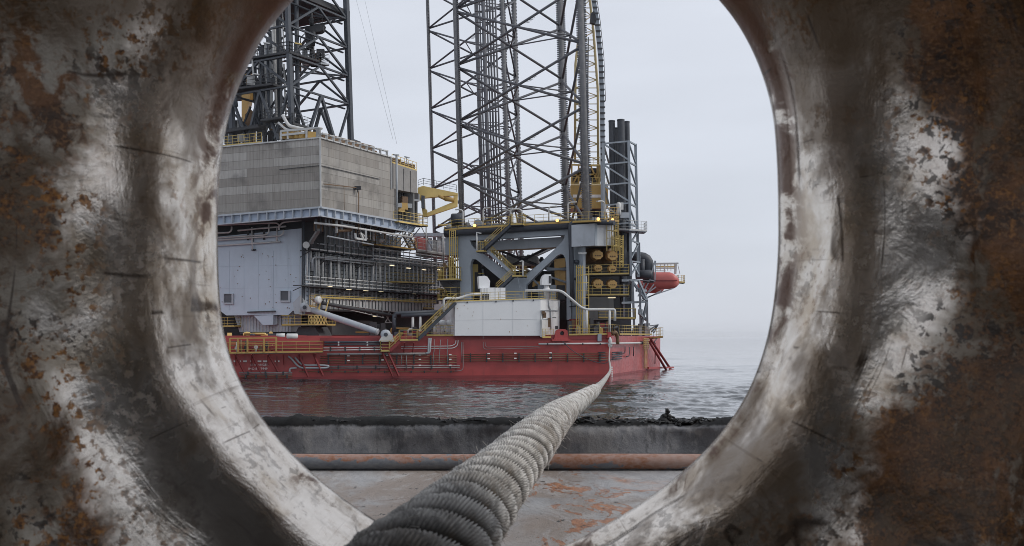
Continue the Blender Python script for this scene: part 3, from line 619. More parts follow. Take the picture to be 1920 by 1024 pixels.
for k in range(26): z = 14.3+k*.19; m.beam(MW.z(609, z, 1.0), MW.z(614, z, 1.0), .05)
m.beam(MW.z(609, 14.2, 1), MW.z(609, 19.3, 1), .08); m.beam(MW.z(614, 14.2, 1), MW.z(614, 19.3, 1), .08); m.build('ladder', M_void, T)
pipething('grey pipe turning right from a purple valve along the module wall', [[MW.at(586, 508, 1.5), MW.at(585.5, 486, 1.5), MW.at(590, 482, 1.5), MW.at(655, 487, 1.5), MW.at(735, 494, 1.5)]], .16, M_gpipe, R=.6)
m = MB(); m.tube(BB.at(574, 459.5, 1.5), BB.at(574, 459.5, 2.4), .5, 16); tag(recentre(m.build('round_float', M_steelw), BB.at(574, 459.5, 1.5)), 'round pale drum end at the top left corner of the pipe racks', 'drum')
def rack(label, zs, x0, x1, off, depth, rows, mat_p, mat_f, prow, step, name='pipe_rack'):
    T = thing(name, label, 'pipe rack', MW.z(x0, zs, off))
    for j, (dz, r) in enumerate(prow):
        m = MB(); m.tube(MW.z(x0, zs+dz, off-.1-.2*(j % 3)), MW.z(x1, zs+dz, off-.1-.2*(j % 3)), r, 8); m.build('pipe', mat_p[j % len(mat_p)], T)
    m = MB(); a, b = MW.z(x0, zs, off), MW.z(x1, zs, off); L = (b-a).length; n = int(L/step); top = max(d for d, r in prow)+.25; bot = min(d for d, r in prow)-.25
    for k in range(n+1):
        p = a.lerp(b, k/n); m.beam(p+UP*bot, p+UP*top, .1, .12); m.beam(p+UP*bot, p+UP*bot-MW.n3*depth, .1, .14)
        if k % 3 == 0: m.beam(p+UP*bot, p-MW.n3*depth-UP*1.2, .1)
    m.build('frame', mat_f, T); return T
rack('upper pipe rack with pale pipes near the cladding girder', 18.9, 583, 700, 2.0, 2, 2, [M_pipe, M_gpipe], M_void, ((.0, .11), (.9, .12)), 1.9)
rack('upper right pipe rack of many thin pale pipes under the pale deck', 18.9, 700, 838, 2.2, 2.2, 3, [M_steelw, M_pipe, M_dark], M_gpipe, ((-.4, .1), (.1, .12), (.7, .1), (1.25, .1)), 1.7)
rack('middle pipe rack across the whole module wall', 13.9, 572, 835, 2.2, 2.2, 3, [M_pipe, M_steelw], M_void, ((-.2, .12), (.35, .11), (.9, .1)), 1.75)
rack('short crooked pipe rack hanging left of centre', 17.6, 608, 700, 1.6, 1.5, 2, [M_gpipe, M_pipe], M_void, ((0, .1), (.5, .08)), 2.6)
m = MB(); m.slab([MW.z(566, 13.3, 2.2), MW.z(838, 13.3, 2.2), MW.z(838, 13.3, 0), MW.z(566, 13.3, 0)], UP*.15); tag(m.build('rack_floor', M_void), 'dark grated floor under the middle pipe rack', 'rack floor')
# fluorescent tubes
for i, (px, py) in enumerate(((618, 537), (654, 543), (686, 545), (714.5, 546.5), (747, 548), (777, 550.5), (804, 552))):
    p = MW.at(px, py, 1.9); T = thing('strip_light', 'glowing strip lamp, number %s from the left in the lower row' % ['first', 'second', 'third', 'fourth', 'fifth', 'sixth', 'seventh'][i], 'lamp', p, 'strip lamps under the middle pipe rack')
    m = MB(); m.beam(p-MW.u3*.55, p+MW.u3*.55, .2, .1); m.build('tube', M_tube, T); m = MB(); m.beam(p-MW.u3*.6+UP*.12, p+MW.u3*.6+UP*.12, .24, .1); m.build('housing', M_steelw, T)
for i, (px, py) in enumerate(((735, 498), (766, 503), (795, 506), (823.5, 506))):
    p = MW.at(px, py, 1.9); T = thing('strip_light', 'glowing strip lamp, number %s from the left in the upper row' % ['first', 'second', 'third', 'fourth'][i], 'lamp', p, 'strip lamps under the upper pipe rack')
    m = MB(); m.beam(p-MW.u3*.55, p+MW.u3*.55, .2, .1); m.build('tube', M_tube, T); m = MB(); m.beam(p-MW.u3*.6+UP*.12, p+MW.u3*.6+UP*.12, .24, .1); m.build('housing', M_steelw, T)
p = MW.at(703.5, 593, -.5); m = MB(); m.beam(p-MW.u3*.55, p+MW.u3*.55, .2, .12); tag(m.build('strip_light', M_tube), 'lone glowing strip lamp in the dark space above the white strut', 'lamp')
# yellow walkways on module wall
platform('yellow walkway in front of the upper module wall', 'walkway', [MW.at(743, 529, 2.6), MW.at(816, 532, 2.6)], -MW.n3*2, .35, 1.55, M_yel, M_yel, step=1.4)
platform('pale yellow walkway by the right end of the gangway', 'walkway', [MW.at(795, 578, 3.5), MW.at(817, 579, 3.5)], -MW.n3*2, .3, 1.5, M_oran, M_yel, step=1.2)
platform('orange railed walkway under the cladding overhang', 'walkway', [MW.at(704, 459, 3.2), MW.at(777, 468, 3.2)], -MW.n3*2.5, .35, 1.5, M_yel, M_oran, step=1.5)
# gangway with white corrugated fairing
T = thing('gangway', 'long white corrugated gangway conveyor with yellow top rail on the module wall', 'gangway', MW.at(600, 565, 3.6)); q = [(594, 560), (797, 568.5), (789, 588), (720, 583), (600, 566)]
m = MB(); m.slab([MW.at(*p, 3.6) for p in q], -MW.n3*1.2); m.build('fairing', M_steelw, T)
m = MB(); n = 30
for k in range(n+1):
    px = 606+k*(184/n); t = (px-600)/189; yt = 560.5+8*t; yb = 566+min(1, (px-600)/120)*17+max(0, (px-720)/69)*5; m.beam(MW.at(px, yt, 3.66), MW.at(px, yb-1, 3.66), .13, .1)
m.build('ribs', M_void, T)
m = MB(); m.beam(MW.at(590, 557, 3.8), MW.at(817, 567, 3.8), .3, .22); rail(m, [MW.at(590, 560, 3.8), MW.at(817, 570, 3.8)], .55, step=1.4, rows=1, toe=False); m.build('top_rail', M_yel, T)
m = MB(); m.path([MW.at(604, 568, 3.9), MW.at(640, 575, 3.9), MW.at(700, 585, 3.9), MW.at(735, 592, 3.9)], .28, 10); m.build('cable_duct', M_void, T)
m = MB()
for k in range(9): px = 630+k*11; m.beam(MW.at(px, 563, 3.9), MW.at(px, 574+k*2.6, 3.9), .1)
m.beam(MW.at(630, 575, 3.9), MW.at(720, 596, 3.9), .1); m.build('hangers', M_steelw, T)
m = MB(); m.lathe(MW.at(597, 562.5, 4.2)-MW.n3*.3, MW.n3, [(0, .2), (0, .55), (.5, .55), (.5, .2)], 16); m.build('pivot', M_pipe, T)
m = MB()
for a, b in (((722, 588), (732, 605)), ((732, 588), (722, 605)), ((722, 605), (735, 605)), ((727, 596), (735, 560))): m.beam(MW.at(*a, 3.4), MW.at(*b, 3.4), .13)
m.build('end_frame', M_steelw, T)
T = thing('yellow_block', 'boxy yellow grating frame at the left end of the gangway', 'frame', MW.at(585, 565, 3)); m = MB(); rail(m, [MW.at(580, 574, 3), MW.at(593, 576, 4)], 1.6, step=.6, rows=5); m.build('frame', M_oran, T)
# dark pipes and yellow equipment at the foot, right of strut
pipething('fat dark insulated pipes above the landing behind the long stair', [[HF.at(740, 596, -5), HF.at(741, 588, -5), HF.at(830, 584, -5)], [HF.at(739, 625, -5), HF.at(739, 590, -5)], [HF.at(752, 592.5, -4.5), HF.at(825, 589, -4.5)]], .3, M_dark, R=.8)
for px, lab in ((774, 'left white post holding the dark pipes'), (788, 'right white post holding the dark pipes')):
    m = MB(); m.tube(HF.z(px, DECK, -4.5), HF.at(px, 592, -4.5), .2); tag(recentre(m.build('support_post', M_pipe), HF.z(px, DECK, -4.5)), lab, 'support post')
random.seed(21)
def machinery(label, plane, x0, x1, ytop, off, mats, n=14, name='deck_machinery', ybase=None, cat='machinery', depth=2.5):
    c = plane.z((x0+x1)/2, DECK, off) if ybase is None else plane.at((x0+x1)/2, ybase, off)
    T = thing(name, label, cat, c)
    for k in range(n):
        px = random.uniform(x0, x1); p = plane.z(px, c.z, off-random.uniform(0, depth)); hm = (plane.at(px, ytop, off).z-c.z); h = hm*random.uniform(.35, 1); m = MB(); mt = random.choice(mats); r = random.random()
        if r < .35: m.box(p+UP*h/2, (random.uniform(.4, 1.3), random.uniform(.4, 1), h), random.uniform(0, .4)); m.build('cabinet', mt, T)
        elif r < .55: m.lathe(p, UP, [(0, .4), (h*.7, .4), (h*.8, .25), (h*.85, .25)], 10); m.build('vessel', mt, T)
        elif r < .8: q = p+UP*h*random.uniform(.4, 1); m.elbow([p, q, q+plane.u3*random.uniform(-3, 3)], random.uniform(.07, .16), .3); m.build('pipe', mt, T)
        else:
            m.beam(p, p+UP*h, .12); m.lathe(p+UP*h*.6, plane.n3, [(0, .28), (.08, .28)], 10); m.build('valve', mt, T)
    return T
machinery('cluttered brown machinery on deck behind the right rail', HF, 1066, 1140, 596, -3, [M_void, M_brown, M_yel, M_dark, M_grey, M_redd], 30)
machinery('cluttered dark machinery on deck behind the landing rails', HF, 742, 850, 612, -2.5, [M_void, M_dark, M_yel, M_redd, M_pipe], 22)
machinery('dim machinery in the dark space above the left walkway', HF, 430, 520, 622, -2, [M_void, M_dark, M_yel, M_pyel], 16)
machinery('grey and yellow machinery by the stern corner rail', HS, 1148, 1215, 604, -3, [M_void, M_grey, M_yel, M_dark, M_gpipe], 22)
machinery('dim yellow valves in the dark space right of the white strut', HF, 690, 735, 600, -8, [M_oran, M_void, M_void, M_yel], 10)

# ------------------------------------------------------------------ cladding box
T = thing('clad_module', 'big weathered corrugated grey box on the upper left of the rig', 'module', CL.at(600, 388))
def uvquad(name, plane, pts, o_u, thick, mat, parent):
    P = [plane.at(*p) for p in pts]; m = MB(); m.slab(P, -plane.n3*thick); ob = m.build(name, mat, parent); me = ob.data
    uv = me.uv_layers.new(name='uv'); off = parent.location
    for lp in me.loops:
        c = me.vertices[lp.vertex_index].co+off; uv.data[lp.index].uv = ((Vector((c.x, c.y))-plane.A).dot(plane.u)+o_u, c.z-24.2)
    return ob
uvquad('left_cladding', CL, [(330, 284), (600, 258.5), (601, 388.5), (330, 410)], 3, .4, M_clad, T)
uvquad('right_cladding', CR, [(600, 258.5), (733, 295), (733.5, 353), (745, 355), (746.5, 413), (601, 388.5)], 31, .4, M_clad, T)
ztop = CL.at(600, 258.5).z
m = MB(); cA, cB, cC = CL.z(330, ztop-.3, -.45), CL.z(600, ztop-.3, -.45), CR.z(736, ztop-.3, -.45)
m.slab([cA, cB, cC, cC+(cA-cB)], UP*.25); m.build('roof', M_grat, T)
m = MB(); bz = CL.at(600, 388).z; cA, cB, cC = [Vector((p.x, p.y, bz-1.2)) for p in (cA, cB, cC+CR.u3*6)]; m.slab([cA, cB, cC, cC+(cA-cB)], UP*.5); m.build('underside', M_void, T)
m = MB(); m.slab([cC-UP*0, cC+(cA-cB), cC+(cA-cB)+UP*9, cC+UP*9], CR.u3*.3); m.build('rear_wall', M_mwall, T)
m = MB(); m.beam(CL.at(600.3, 258, .12), CL.at(601.5, 389, .12), .22); m.beam(CL.at(330, 283.5, .1), CL.at(600, 258, .1), .2); m.beam(CR.at(600, 258, .1), CR.at(733, 294.5, .1), .2); m.beam(CR.at(733.3, 295, .1), CR.at(733.8, 354, .1), .2); m.build('edge_trim', M_steelw, T)
m = MB(); m.beam(CL.at(524, 318, .12), CL.at(600, 310.5, .12), .08); m.beam(CR.at(601, 310.5, .12), CR.at(712, 336, .12), .08); m.build('drip_strip', M_void, T)
T2 = thing('wall_monorail', 'small brownish hoist beam with trolley fixed on the right cladding face', 'hoist', CR.at(640, 348, .3)); m = MB(); m.beam(CR.at(607, 345, .4), CR.at(668, 352, .4), .12); m.build('beam', M_brown, T2); m = MB(); m.box(CR.at(671, 352.5, .5), (.9, .5, .5)); m.beam(CR.at(671, 354, .5), CR.at(671, 361, .5), .15); m.build('trolley', M_void, T2); m = MB(); m.tube(CR.at(645, 350, .3), CR.at(645.5, 398, .3), .04); m.build('cable', M_brown, T2); m = MB(); m.tube(CR.at(672, 358, .3), CR.at(673, 440, .3), .06); m.build('cable', M_brown, T2)
# girder band
T = thing('girder_band', 'pale blue-grey stiffened girder band running under the cladding', 'girder', CL.at(600, 405))
m = MB(); m.slab([CL.at(*p, .2) for p in ((330, 413), (600, 390), (600, 404.5), (330, 428))], -CL.n3*.5); m.build('left_web', M_bblue, T)
m = MB(); m.slab([CR.at(*p, .2) for p in ((601, 390), (783, 423), (770, 435), (601, 404.5))], -CR.n3*.5); m.build('right_web', M_bblue, T)
m = MB(); m.beam(CL.at(330, 411.5, .4), CL.at(600.5, 389, .4), .5, .25); m.beam(CR.at(600.5, 389, .4), CR.at(784, 421, .4), .5, .25); m.beam(CL.at(330, 428, .35), CL.at(600.5, 405, .35), .4, .14); m.beam(CR.at(600.5, 405, .35), CR.at(772, 436, .35), .4, .14); m.build('flanges', M_lgrey, T)
for k in range(13):
    px = 404+k*16.2; t = (px-404)/196; m = MB(); m.beam(CL.at(px, 405.5-15*t, .45), CL.at(px, 419.5-14*t, .45), .12, .45, CL.n3); m.build('stiffener', M_lgrey, T)
for k in range(11):
    px = 612+k*15; t = (px-600)/183; m = MB(); m.beam(CR.at(px, 391+32*t, .45), CR.at(px, 404+28*t, .45), .12, .45, CR.n3); m.build('stiffener', M_lgrey, T)
pipething('white service pipe under the right girder band', [[CR.at(590, 418, -1), CR.at(640, 423.5, 0), CR.at(700, 433, 0), CR.at(772, 445, 0)]], .17, M_pipe)
random.seed(5)
T = thing('hanging_pipework', 'tangle of grimy pipes and brackets hanging under the cladding corner', 'pipework', CR.at(650, 430, -1))
for k in range(16):
    px = 592+k*8.5+random.uniform(-2, 2); y0 = 406+(px-600)*.17; m = MB(); m.tube(CR.at(px, y0, -1.2), CR.at(px, y0+random.uniform(14, 34), -1.2), random.uniform(.08, .2), 7); m.build('hanger', random.choice([M_void, M_gpipe, M_steelw, M_brown]), T)
for a, b, r, mt in (((633, 433), (658, 431), .25, M_brown), ((614, 443), (700, 459), .12, M_gpipe), ((640, 421), (664, 424), .2, M_gpipe), ((631, 410), (631, 437), .22, M_steelw), ((640, 412), (640, 432), .22, M_gpipe), ((676, 436), (688, 448), .16, M_steelw), ((640, 404), (668, 413), .12, M_void)):
    m = MB(); m.tube(CR.at(*a, -.6), CR.at(*b, -.6), r); m.build('pipe', mt, T)
m = MB()
for a, b in (((666, 437), (667, 447)), ((667, 447), (686, 450)), ((686, 450), (686, 431)), ((676, 437), (681, 449))): m.beam(CR.at(*a, .2), CR.at(*b, .2), .28)
m.build('white_frame', M_pipe, T)
m = MB(); m.beam(BB.at(582, 456, 1.4), BB.at(598, 431, 3.4), .5, .4); m.build('knee_brace', M_mwall, T); m = MB(); m.box(BB.at(597, 426, 2.5), (1.2, 1, 1.2)); m.build('corner_node', M_brown, T)
m = MB(); m.tube(MW.at(718, 430, 4), MW.at(719, 447, 4), .28); m.tube(MW.at(700, 428, 4), MW.at(701, 452, 4), .22); m.elbow([MW.at(721, 420, 4), MW.at(721, 448, 4), MW.at(713, 452, 4)], .3, .8, 10); m.build('drop_pipe', M_steelw, T)
# right small clad part and open deck below it
T = thing('roof_cabin', 'pale grey panelled cabin at the right end of the cladding', 'cabin', CR.at(757, 355)); m = MB(); m.slab([CR.at(*p, -.3) for p in ((733.5, 305), (782, 320.5), (782.5, 362.5), (734, 354))], -CR.n3*5); m.build('wall', M_grat, T)
m = MB()
for px in (745, 757, 770): m.beam(CR.at(px, 309+(px-734)*.32, -.25), CR.at(px+.3, 355+(px-734)*.17, -.25), .06)
m.build('panel_seams', M_void, T); m = MB(); rail(m, [CR.at(735, 305, -.4), CR.at(781, 320, -.4)], 1.3, step=1.2); m.build('handrail', M_pyel, T)
m = MB()
for px in (738, 744, 752, 763, 770): m.box(CR.at(px, 303+(px-735)*.33, -2), (1.2, .9, random.uniform(.8, 1.6)), .4)
m.build('roof_units', M_brown, T)
m = MB(); m.tube(CR.at(744.5, 413, .3), CR.at(743.5, 292, .3), .18); m.beam(CR.at(738, 290, .3), CR.at(747, 291, .3), .3, .2); m.tube(CR.at(763, 308, -.5), CR.at(762.5, 296, -.5), .08); m.beam(CR.at(759, 294, -.5), CR.at(767, 296, -.5), .25, .15); m.build('mast_lights', M_gpipe, T)
T = thing('equipment_deck', 'open equipment bay with dark ribbed wall under the roof cabin', 'equipment bay', CR.at(765, 413)); m = MB(); m.slab([CR.at(*p, -2.2) for p in ((742, 356), (783, 362), (783, 418), (742, 412))], -CR.n3*3); m.build('rear_wall', M_mwall, T)
m = MB()
for k in range(9): px = 744+k*4.4; m.beam(CR.at(px, 360, -2.1), CR.at(px, 413, -2.1), .14, .2)
m.build('ribs', M_void, T)
for k in range(9):
    px, py = random.uniform(746, 780), random.uniform(366, 392); m = MB(); m.box(CR.at(px, py, -1), (random.uniform(.6, 1.4), .8, random.uniform(.5, 1.2)), .6); m.build('unit', random.choice([M_brown, M_void, M_oran, M_gpipe]), T)
m = MB(); m.slab([CR.at(*p, -1.9) for p in ((765, 389), (770, 390), (770, 409), (765, 408))], -CR.n3*.1); m.build('door', M_pipe, T)
platform('yellow balcony below the roof cabin overhanging the girder', 'walkway', [CR.at(748, 416, 1.0), CR.at(792, 423, 1.0)], -CR.n3*3, .4, 1.7, M_pyel, M_pyel, step=1.2, brace=5, th=M_grey)
platform('small pale landing at the far right tip of the cladding module', 'walkway', [CR.at(786, 421, -1), CR.at(802, 424, -1)], -CR.n3*2, .25, 1.8, M_pyel, M_pyel, step=1.1)
stairs('steep pale stair between the cladding module and the pale deck', MW.at(781, 469, 2), MW.at(766, 440, 3.4), MW.n3*-1.2, M_void, M_pyel)
# roof gantry frames
for k in range(10):
    px = 612+k*12.6; t = (px-600)/133; y = 258.5+36.5*t; T = thing('roof_bracket', 'pale L-shaped roof bracket, number %d along the right cladding edge from the corner' % (k+1), 'bracket', CR.at(px, y, -.3), 'brackets along the right roof edge')
    m = MB(); m.beam(CR.at(px, y, .1), CR.at(px, y-9.8, .1), .34); m.build('post', M_steelw, T); m = MB(); m.beam(CR.at(px+.8, y-9.6, .1), CR.at(px-8, y-11, .1), .4, .2); m.build('arm', M_steelw, T)
m = MB(); m.lathe(CL.at(597, 259, -.4), UP, [(0, .35), (1.1, .35), (1.3, .62), (1.45, .62)], 12); tag(recentre(m.build('roof_bollard', M_steelw), CL.at(597, 259, -.4)), 'pale mushroom-topped post at the cladding roof corner', 'post')
pipething('yellow and rusty pipes lying along the right roof edge', [[CR.at(604, 254.5, -1.6), CR.at(700, 280, -1.6)], [CR.at(604, 251, -2.2), CR.at(700, 276, -2.2)], [CR.at(604, 257, -1.2), CR.at(705, 285, -1.2)]], .2, M_brown)
T = thing('roof_pipework', 'white frames and pipes on the roof left of the corner', 'pipework', CL.at(560, 260, -2))
for a, b in (((527, 246), (592, 240.5)), ((527, 262), (527, 246)), ((540, 261), (540, 244)), ((575, 259), (575, 241)), ((526, 254), (572, 249))): m = MB(); m.beam(CL.at(*a, -1.5), CL.at(*b, -1.5), .3); m.build('frame', M_steelw, T)
m = MB(); m.elbow([CL.at(530, 216, -3), CL.at(541, 236, -3), CL.at(575, 244, -3)], .25, .6); m.elbow([CL.at(522, 230, -3), CL.at(536, 243, -3), CL.at(560, 247, -3)], .18, .6); m.build('pipe', M_pipe, T)
m = MB(); 
for px in (534, 548, 560, 568, 584): m.box(CL.at(px, 254, -2.2), (1.3, 1, .9), .4)
m.build('roof_units', M_oran, T)
m = MB(); rail(m, [CL.at(405, 275.5, -.4), CL.at(490, 267, -.4)], 1.4, step=1.0); tag(recentre(m.build('handrail', M_yel), CL.at(405, 275, -.4)), 'yellow handrail on the cladding roof at the derrick foot', 'handrail')
# ------------------------------------------------------------------ lattice legs
def lean(p): return Vector((p.x-(p.z-18)*LEAN, p.y, p.z))
def teeth(m, c, d, z0, z1, r0, r1, pitch=.36, th=.16):
    n = Vector((-d.y, d.x, 0))*th/2; z = z0
    m.beam(lean(Vector((c.x, c.y, z0))+d*r0*.9), lean(Vector((c.x, c.y, z1))+d*r0*.9), th, r0*.5, n)
    while z < z1:
        b = Vector((c.x, c.y, z)); a0, a1 = pitch*.42, pitch*.2
        q = [b+d*r0-UP*a0, b+d*r1-UP*a1, b+d*r1+UP*a1, b+d*r0+UP*a0]
        m.add([lean(p-n) for p in q]+[lean(p+n) for p in q], [(0, 1, 2, 3), (7, 6, 5, 4), (0, 4, 5, 1), (1, 5, 6, 2), (2, 6, 7, 3)])
        z += pitch
def lattice_leg(label, chords, z0, bay, zlo, zhi, rc, rb, dirs, pins=0):
    cs = [Vector((x, y, 0)) for x, y in chords]; c = sum(cs, Vector())/3
    T = thing('lattice_tower', label, 'jack-up leg', (c.x, c.y, zlo))
    for i, p in enumerate(cs):
        m = MB(); m.path([lean(Vector((p.x, p.y, zlo))), lean(Vector((p.x, p.y, zhi)))], rc, 16); ch = m.build('chord', M_leg2, T)
        m = MB(); d = Vector(dirs[i]).normalized(); teeth(m, p, d, zlo, zhi, rc*.95, rc*1.7); teeth(m, p, -d, zlo, zhi, rc*.95, rc*1.7); m.build('rack', M_leg, ch)
    k0 = int(math.floor((zlo-z0)/bay)); k1 = int(math.ceil((zhi-z0)/bay))
    for k in range(k0, k1):
        za, zb = z0+k*bay, z0+(k+1)*bay
        mids = []
        for i in range(3):
            a, b = cs[i], cs[(i+1) % 3]; g = (b-a).normalized()*rc
            for (p, zp, q, zq) in ((a, za+.35, b, zb-.35), (a, zb-.35, b, za+.35)):
                m = MB(); P = lean(Vector((p.x, p.y, zp))+(g if p is a else -g)*.5); Q = lean(Vector((q.x, q.y, zq))+(g if q is a else -g)*.5)
                m.tube(P, Q, rb, 10); m.build('brace', M_leg, T)
            mids.append(lean(Vector(((a.x+b.x)/2, (a.y+b.y)/2, (za+zb)/2))))
        for i in range(3):
            m = MB(); m.tube(mids[i], mids[(i+1) % 3], rb*.55, 8); m.build('span_breaker', M_leg, T)
        m = MB()                                  # hydrophone-like ladder spurs on the braces
        q = mids[0]+Vector((1.8, 0, 1.0))
        for j in range(4): m.beam(q+Vector((-.5+.3*j, -.3, -.5+.25*j)), q+Vector((.4+.3*j, -.3, -.35+.25*j)), .06)
        m.build('step_irons', M_leg, T)
    return T
lattice_leg('nearer dark lattice jack-up leg rising in the middle above the grey frame', [(-8.45, 176), (12.3, 163), (10.3, 186)], 43.2, 9.75, -2, 76, .50, .22, [(.5, -.85, 0), (-1, .25, 0), (1, 0, 0)])
lattice_leg('farther dark lattice jack-up leg seen left of and through the nearer one', [(-18.6, 248), (-.3, 234), (2.6, 256)], 41.9, 9.8, -2, 96, .42, .22, [(.3, -.95, 0), (1, 0, 0), (1, .1, 0)])
# conductor pipes between the legs
T = thing('caisson_bundle', 'bundle of dark vertical caisson pipes between the two lattice legs', 'pipes', W(915, 500, 210))
for px, r, mt in ((908, .42, M_leg), (921.5, .42, M_leg), (933, .2, M_leg), (938.5, .2, M_leg), (944, .18, M_leg), (928, .16, M_leg), (914.5, .16, M_leg)):
    X = (px-960)*210/F; dy = random.uniform(-1.2, 1.2); m = MB(); m.tube(lean(Vector((X, 210+dy, 10))), lean(Vector((X, 210+dy, 84))), r, 10); m.build('pipe', mt, T)
m = MB()
for k in range(22):
    z = 34+k*2.3; a = lean(Vector(((906-960)*210/F, 209, z))); m.box(a+Vector((2, 0, 0)), (4.2, .3, .12)); 
m.build('guide_clamps', M_leg, T)

# ------------------------------------------------------------------ grey leg frame
FP = Pl(858, 161, 1068, 157)
T = thing('leg_frame', 'grey portal frame with a V brace and rounded openings under the near leg', 'frame', FP.at(960, 560))
o = [(858, 438), (1068, 426), (1071, 600), (1062.5, 600), (1062, 500), (1060, 485), (1056, 477.5), (1052, 476), (1045, 479), (1022, 500), (987, 534), (986, 562), (944, 562), (945, 529), (896, 489), (891, 485.5), (886, 486), (883, 491), (882, 499), (884, 562), (862, 562)]
hl = [(881, 451), (1059, 440.5), (1058, 446), (1054.5, 452.5), (1047, 460.5), (1035, 472), (988, 516.5), (960, 516.5), (901, 473), (890, 467), (884, 459)]
m = MB(); m.slab([FP.at(*p) for p in o], -FP.n3*1.3, [[FP.at(*p) for p in hl]]); m.build('front_web', M_grey, T)
m = MB(); m.slab([FP.at(*p, -3) for p in ((880, 454), (1060, 444), (1060, 464), (880, 472))], -FP.n3*1.2); m.build('rear_beam', M_lgrey, T)
m = MB(); m.slab([FP.at(*p, -2.9) for p in ((880, 471.5), (1060, 463), (1060, 465.5), (880, 474))], FP.n3*.3); m.build('beam_flange', M_brown, T)
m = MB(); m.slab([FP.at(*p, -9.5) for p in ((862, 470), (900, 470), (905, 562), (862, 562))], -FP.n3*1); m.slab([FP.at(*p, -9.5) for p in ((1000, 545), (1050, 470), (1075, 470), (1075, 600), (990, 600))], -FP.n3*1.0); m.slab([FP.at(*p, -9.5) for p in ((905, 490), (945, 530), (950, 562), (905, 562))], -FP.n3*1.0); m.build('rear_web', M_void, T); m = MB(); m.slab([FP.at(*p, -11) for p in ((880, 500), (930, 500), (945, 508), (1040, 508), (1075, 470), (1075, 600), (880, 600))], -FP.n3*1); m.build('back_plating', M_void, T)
m = MB(); m.beam(FP.at(1047, 470, -5), FP.at(985, 520, -5), .9, .5); m.beam(FP.at(890, 480, -5), FP.at(950, 525, -5), .9, .5); m.build('rear_brace', M_grey, T)
m = MB(); m.elbow([FP.at(834, 436, .5), FP.at(858, 434, .5), FP.at(1060, 421, .5), FP.at(1068, 419, .5)], .75, .5, 12); m.build('top_cable_bundle', M_dark, T)
m = MB(); m.elbow([FP.at(1152, 418, 4), FP.at(1078, 416.5, 1.4), FP.at(1069.5, 421, 1.4), FP.at(1071, 470, 1.4), FP.at(1073.5, 566, 1.4)], .38, .9, 12); m.build('side_cable_bundle', M_dark, T)
m = MB(); m.slab([FP.at(*p, .3) for p in ((835, 440), (856, 440), (859, 478), (835, 478))], -FP.n3*6); m.build('left_stub', M_grey, T)
m = MB(); m.slab([FP.at(*p, -.2) for p in ((832, 430), (1070, 418), (1070, 424), (832, 437))], -FP.n3*14); m.build('top_plating', M_void, T)
m = MB()
for a, b in (((1025, 503), (1062, 506)), ((1020, 515), (1062, 530)), ((1000, 524), (1010, 535)), ((905, 505), (912, 560)), ((1025, 507), (1062, 503))): m.tube(FP.at(*a, -5), FP.at(*b, -5), .18)
m.build('inner_pipes', M_grey, T)
for k, (a, lab) in enumerate(((( (1039, 486), (1060, 484), (1060, 548), (1041, 548)), 'a'), (((999, 528), (1013, 528), (1014, 538), (998, 538)), 'b'))):
    m = MB(); m.slab([FP.at(*p, -6) for p in a], -FP.n3*1.2); m.build('gear_panel', M_goldgear, T)
m = MB(); m.lathe(FP.at(950, 490, -12), FP.u3, [(0, .5), (.3, .9), (5.2, .9), (5.5, .5)], 16); tag(m.build('horizontal_tank', M_steelw), 'pale horizontal cylinder tank seen through the grey frame opening', 'tank')
machinery('yellow and dark valves inside the left arch of the grey frame', FP, 884, 896, 493, -3, [M_oran, M_void, M_yel, M_pyel], 14, ybase=558, depth=2)
machinery('cluttered pipes seen under the rear beam inside the grey frame', FP, 930, 1030, 470, -14, [M_void, M_pyel, M_dark, M_steelw, M_oran], 22, ybase=502, depth=3)
machinery('dark clutter behind the tank roof inside the grey frame', FP, 905, 1060, 530, -4, [M_void, M_dark, M_grey, M_brown], 24, ybase=562, depth=3)
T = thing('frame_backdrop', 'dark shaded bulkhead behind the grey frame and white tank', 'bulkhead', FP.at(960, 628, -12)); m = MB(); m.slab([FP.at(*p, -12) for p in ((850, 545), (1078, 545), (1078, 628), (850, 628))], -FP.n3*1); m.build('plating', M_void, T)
# right jack house
JA = Pl(1070, 157.5, 1115, 152.5); JB = Pl(1115, 152.5, 1152, 158)
T = thing('jack_house', 'blue-grey faceted jack house block at the right end of the frame', 'jack house', JA.at(1090, 625))
m = MB(); m.slab([JA.at(*p) for p in ((1073, 420), (1115, 419), (1115.2, 460.5), (1093, 462.5), (1093, 560), (1094, 626), (1073, 626))], -JA.n3*.5); m.build('left_wall', M_grey, T)
m = MB(); m.slab([JB.at(*p) for p in ((1115, 419), (1150.5, 421), (1150, 461.5), (1115.2, 460.5))], -JB.n3*4); m.slab([JA.at(1094, 462.3, -.5), JB.at(1115.2, 460.6, -.1), JB.at(1149, 461.7, -.1), JB.at(1149, 461.7, -5), JA.at(1094, 462.3, -5)], UP*.1); m.build('right_wall', M_lgrey, T)
GP = Pl(1090, 158, 1165, 157.5); m = MB(); m.slab([GP.at(*p, -4.2) for p in ((1088, 455), (1158, 455), (1164, 628), (1088, 628))], -GP.n3*3); m.build('recess_wall', M_void, T)
m = MB(); m.lathe(JA.at(1096, 452.5, 0), JA.n3, [(0, .42), (.08, .42)], 12); m.build('oval_fitting', M_goldgear, T)
m = MB(); m.elbow([JA.at(1084, 491, .3), JA.at(1072, 491, .6)], .28); m.elbow([JA.at(1080, 523, .3), JA.at(1072, 523, .6)], .22); m.elbow([JA.at(1068, 575, .6), JA.at(1080, 574, .3), JA.at(1093, 575, .3)], .1); m.build('branch_pipe', M_dark, T)
m = MB(); m.slab([GP.at(*p, -3.5) for p in ((1104, 556), (1150, 556), (1152, 600), (1104, 600))], -GP.n3*.5); m.build('lower_panel', M_mwall, T)
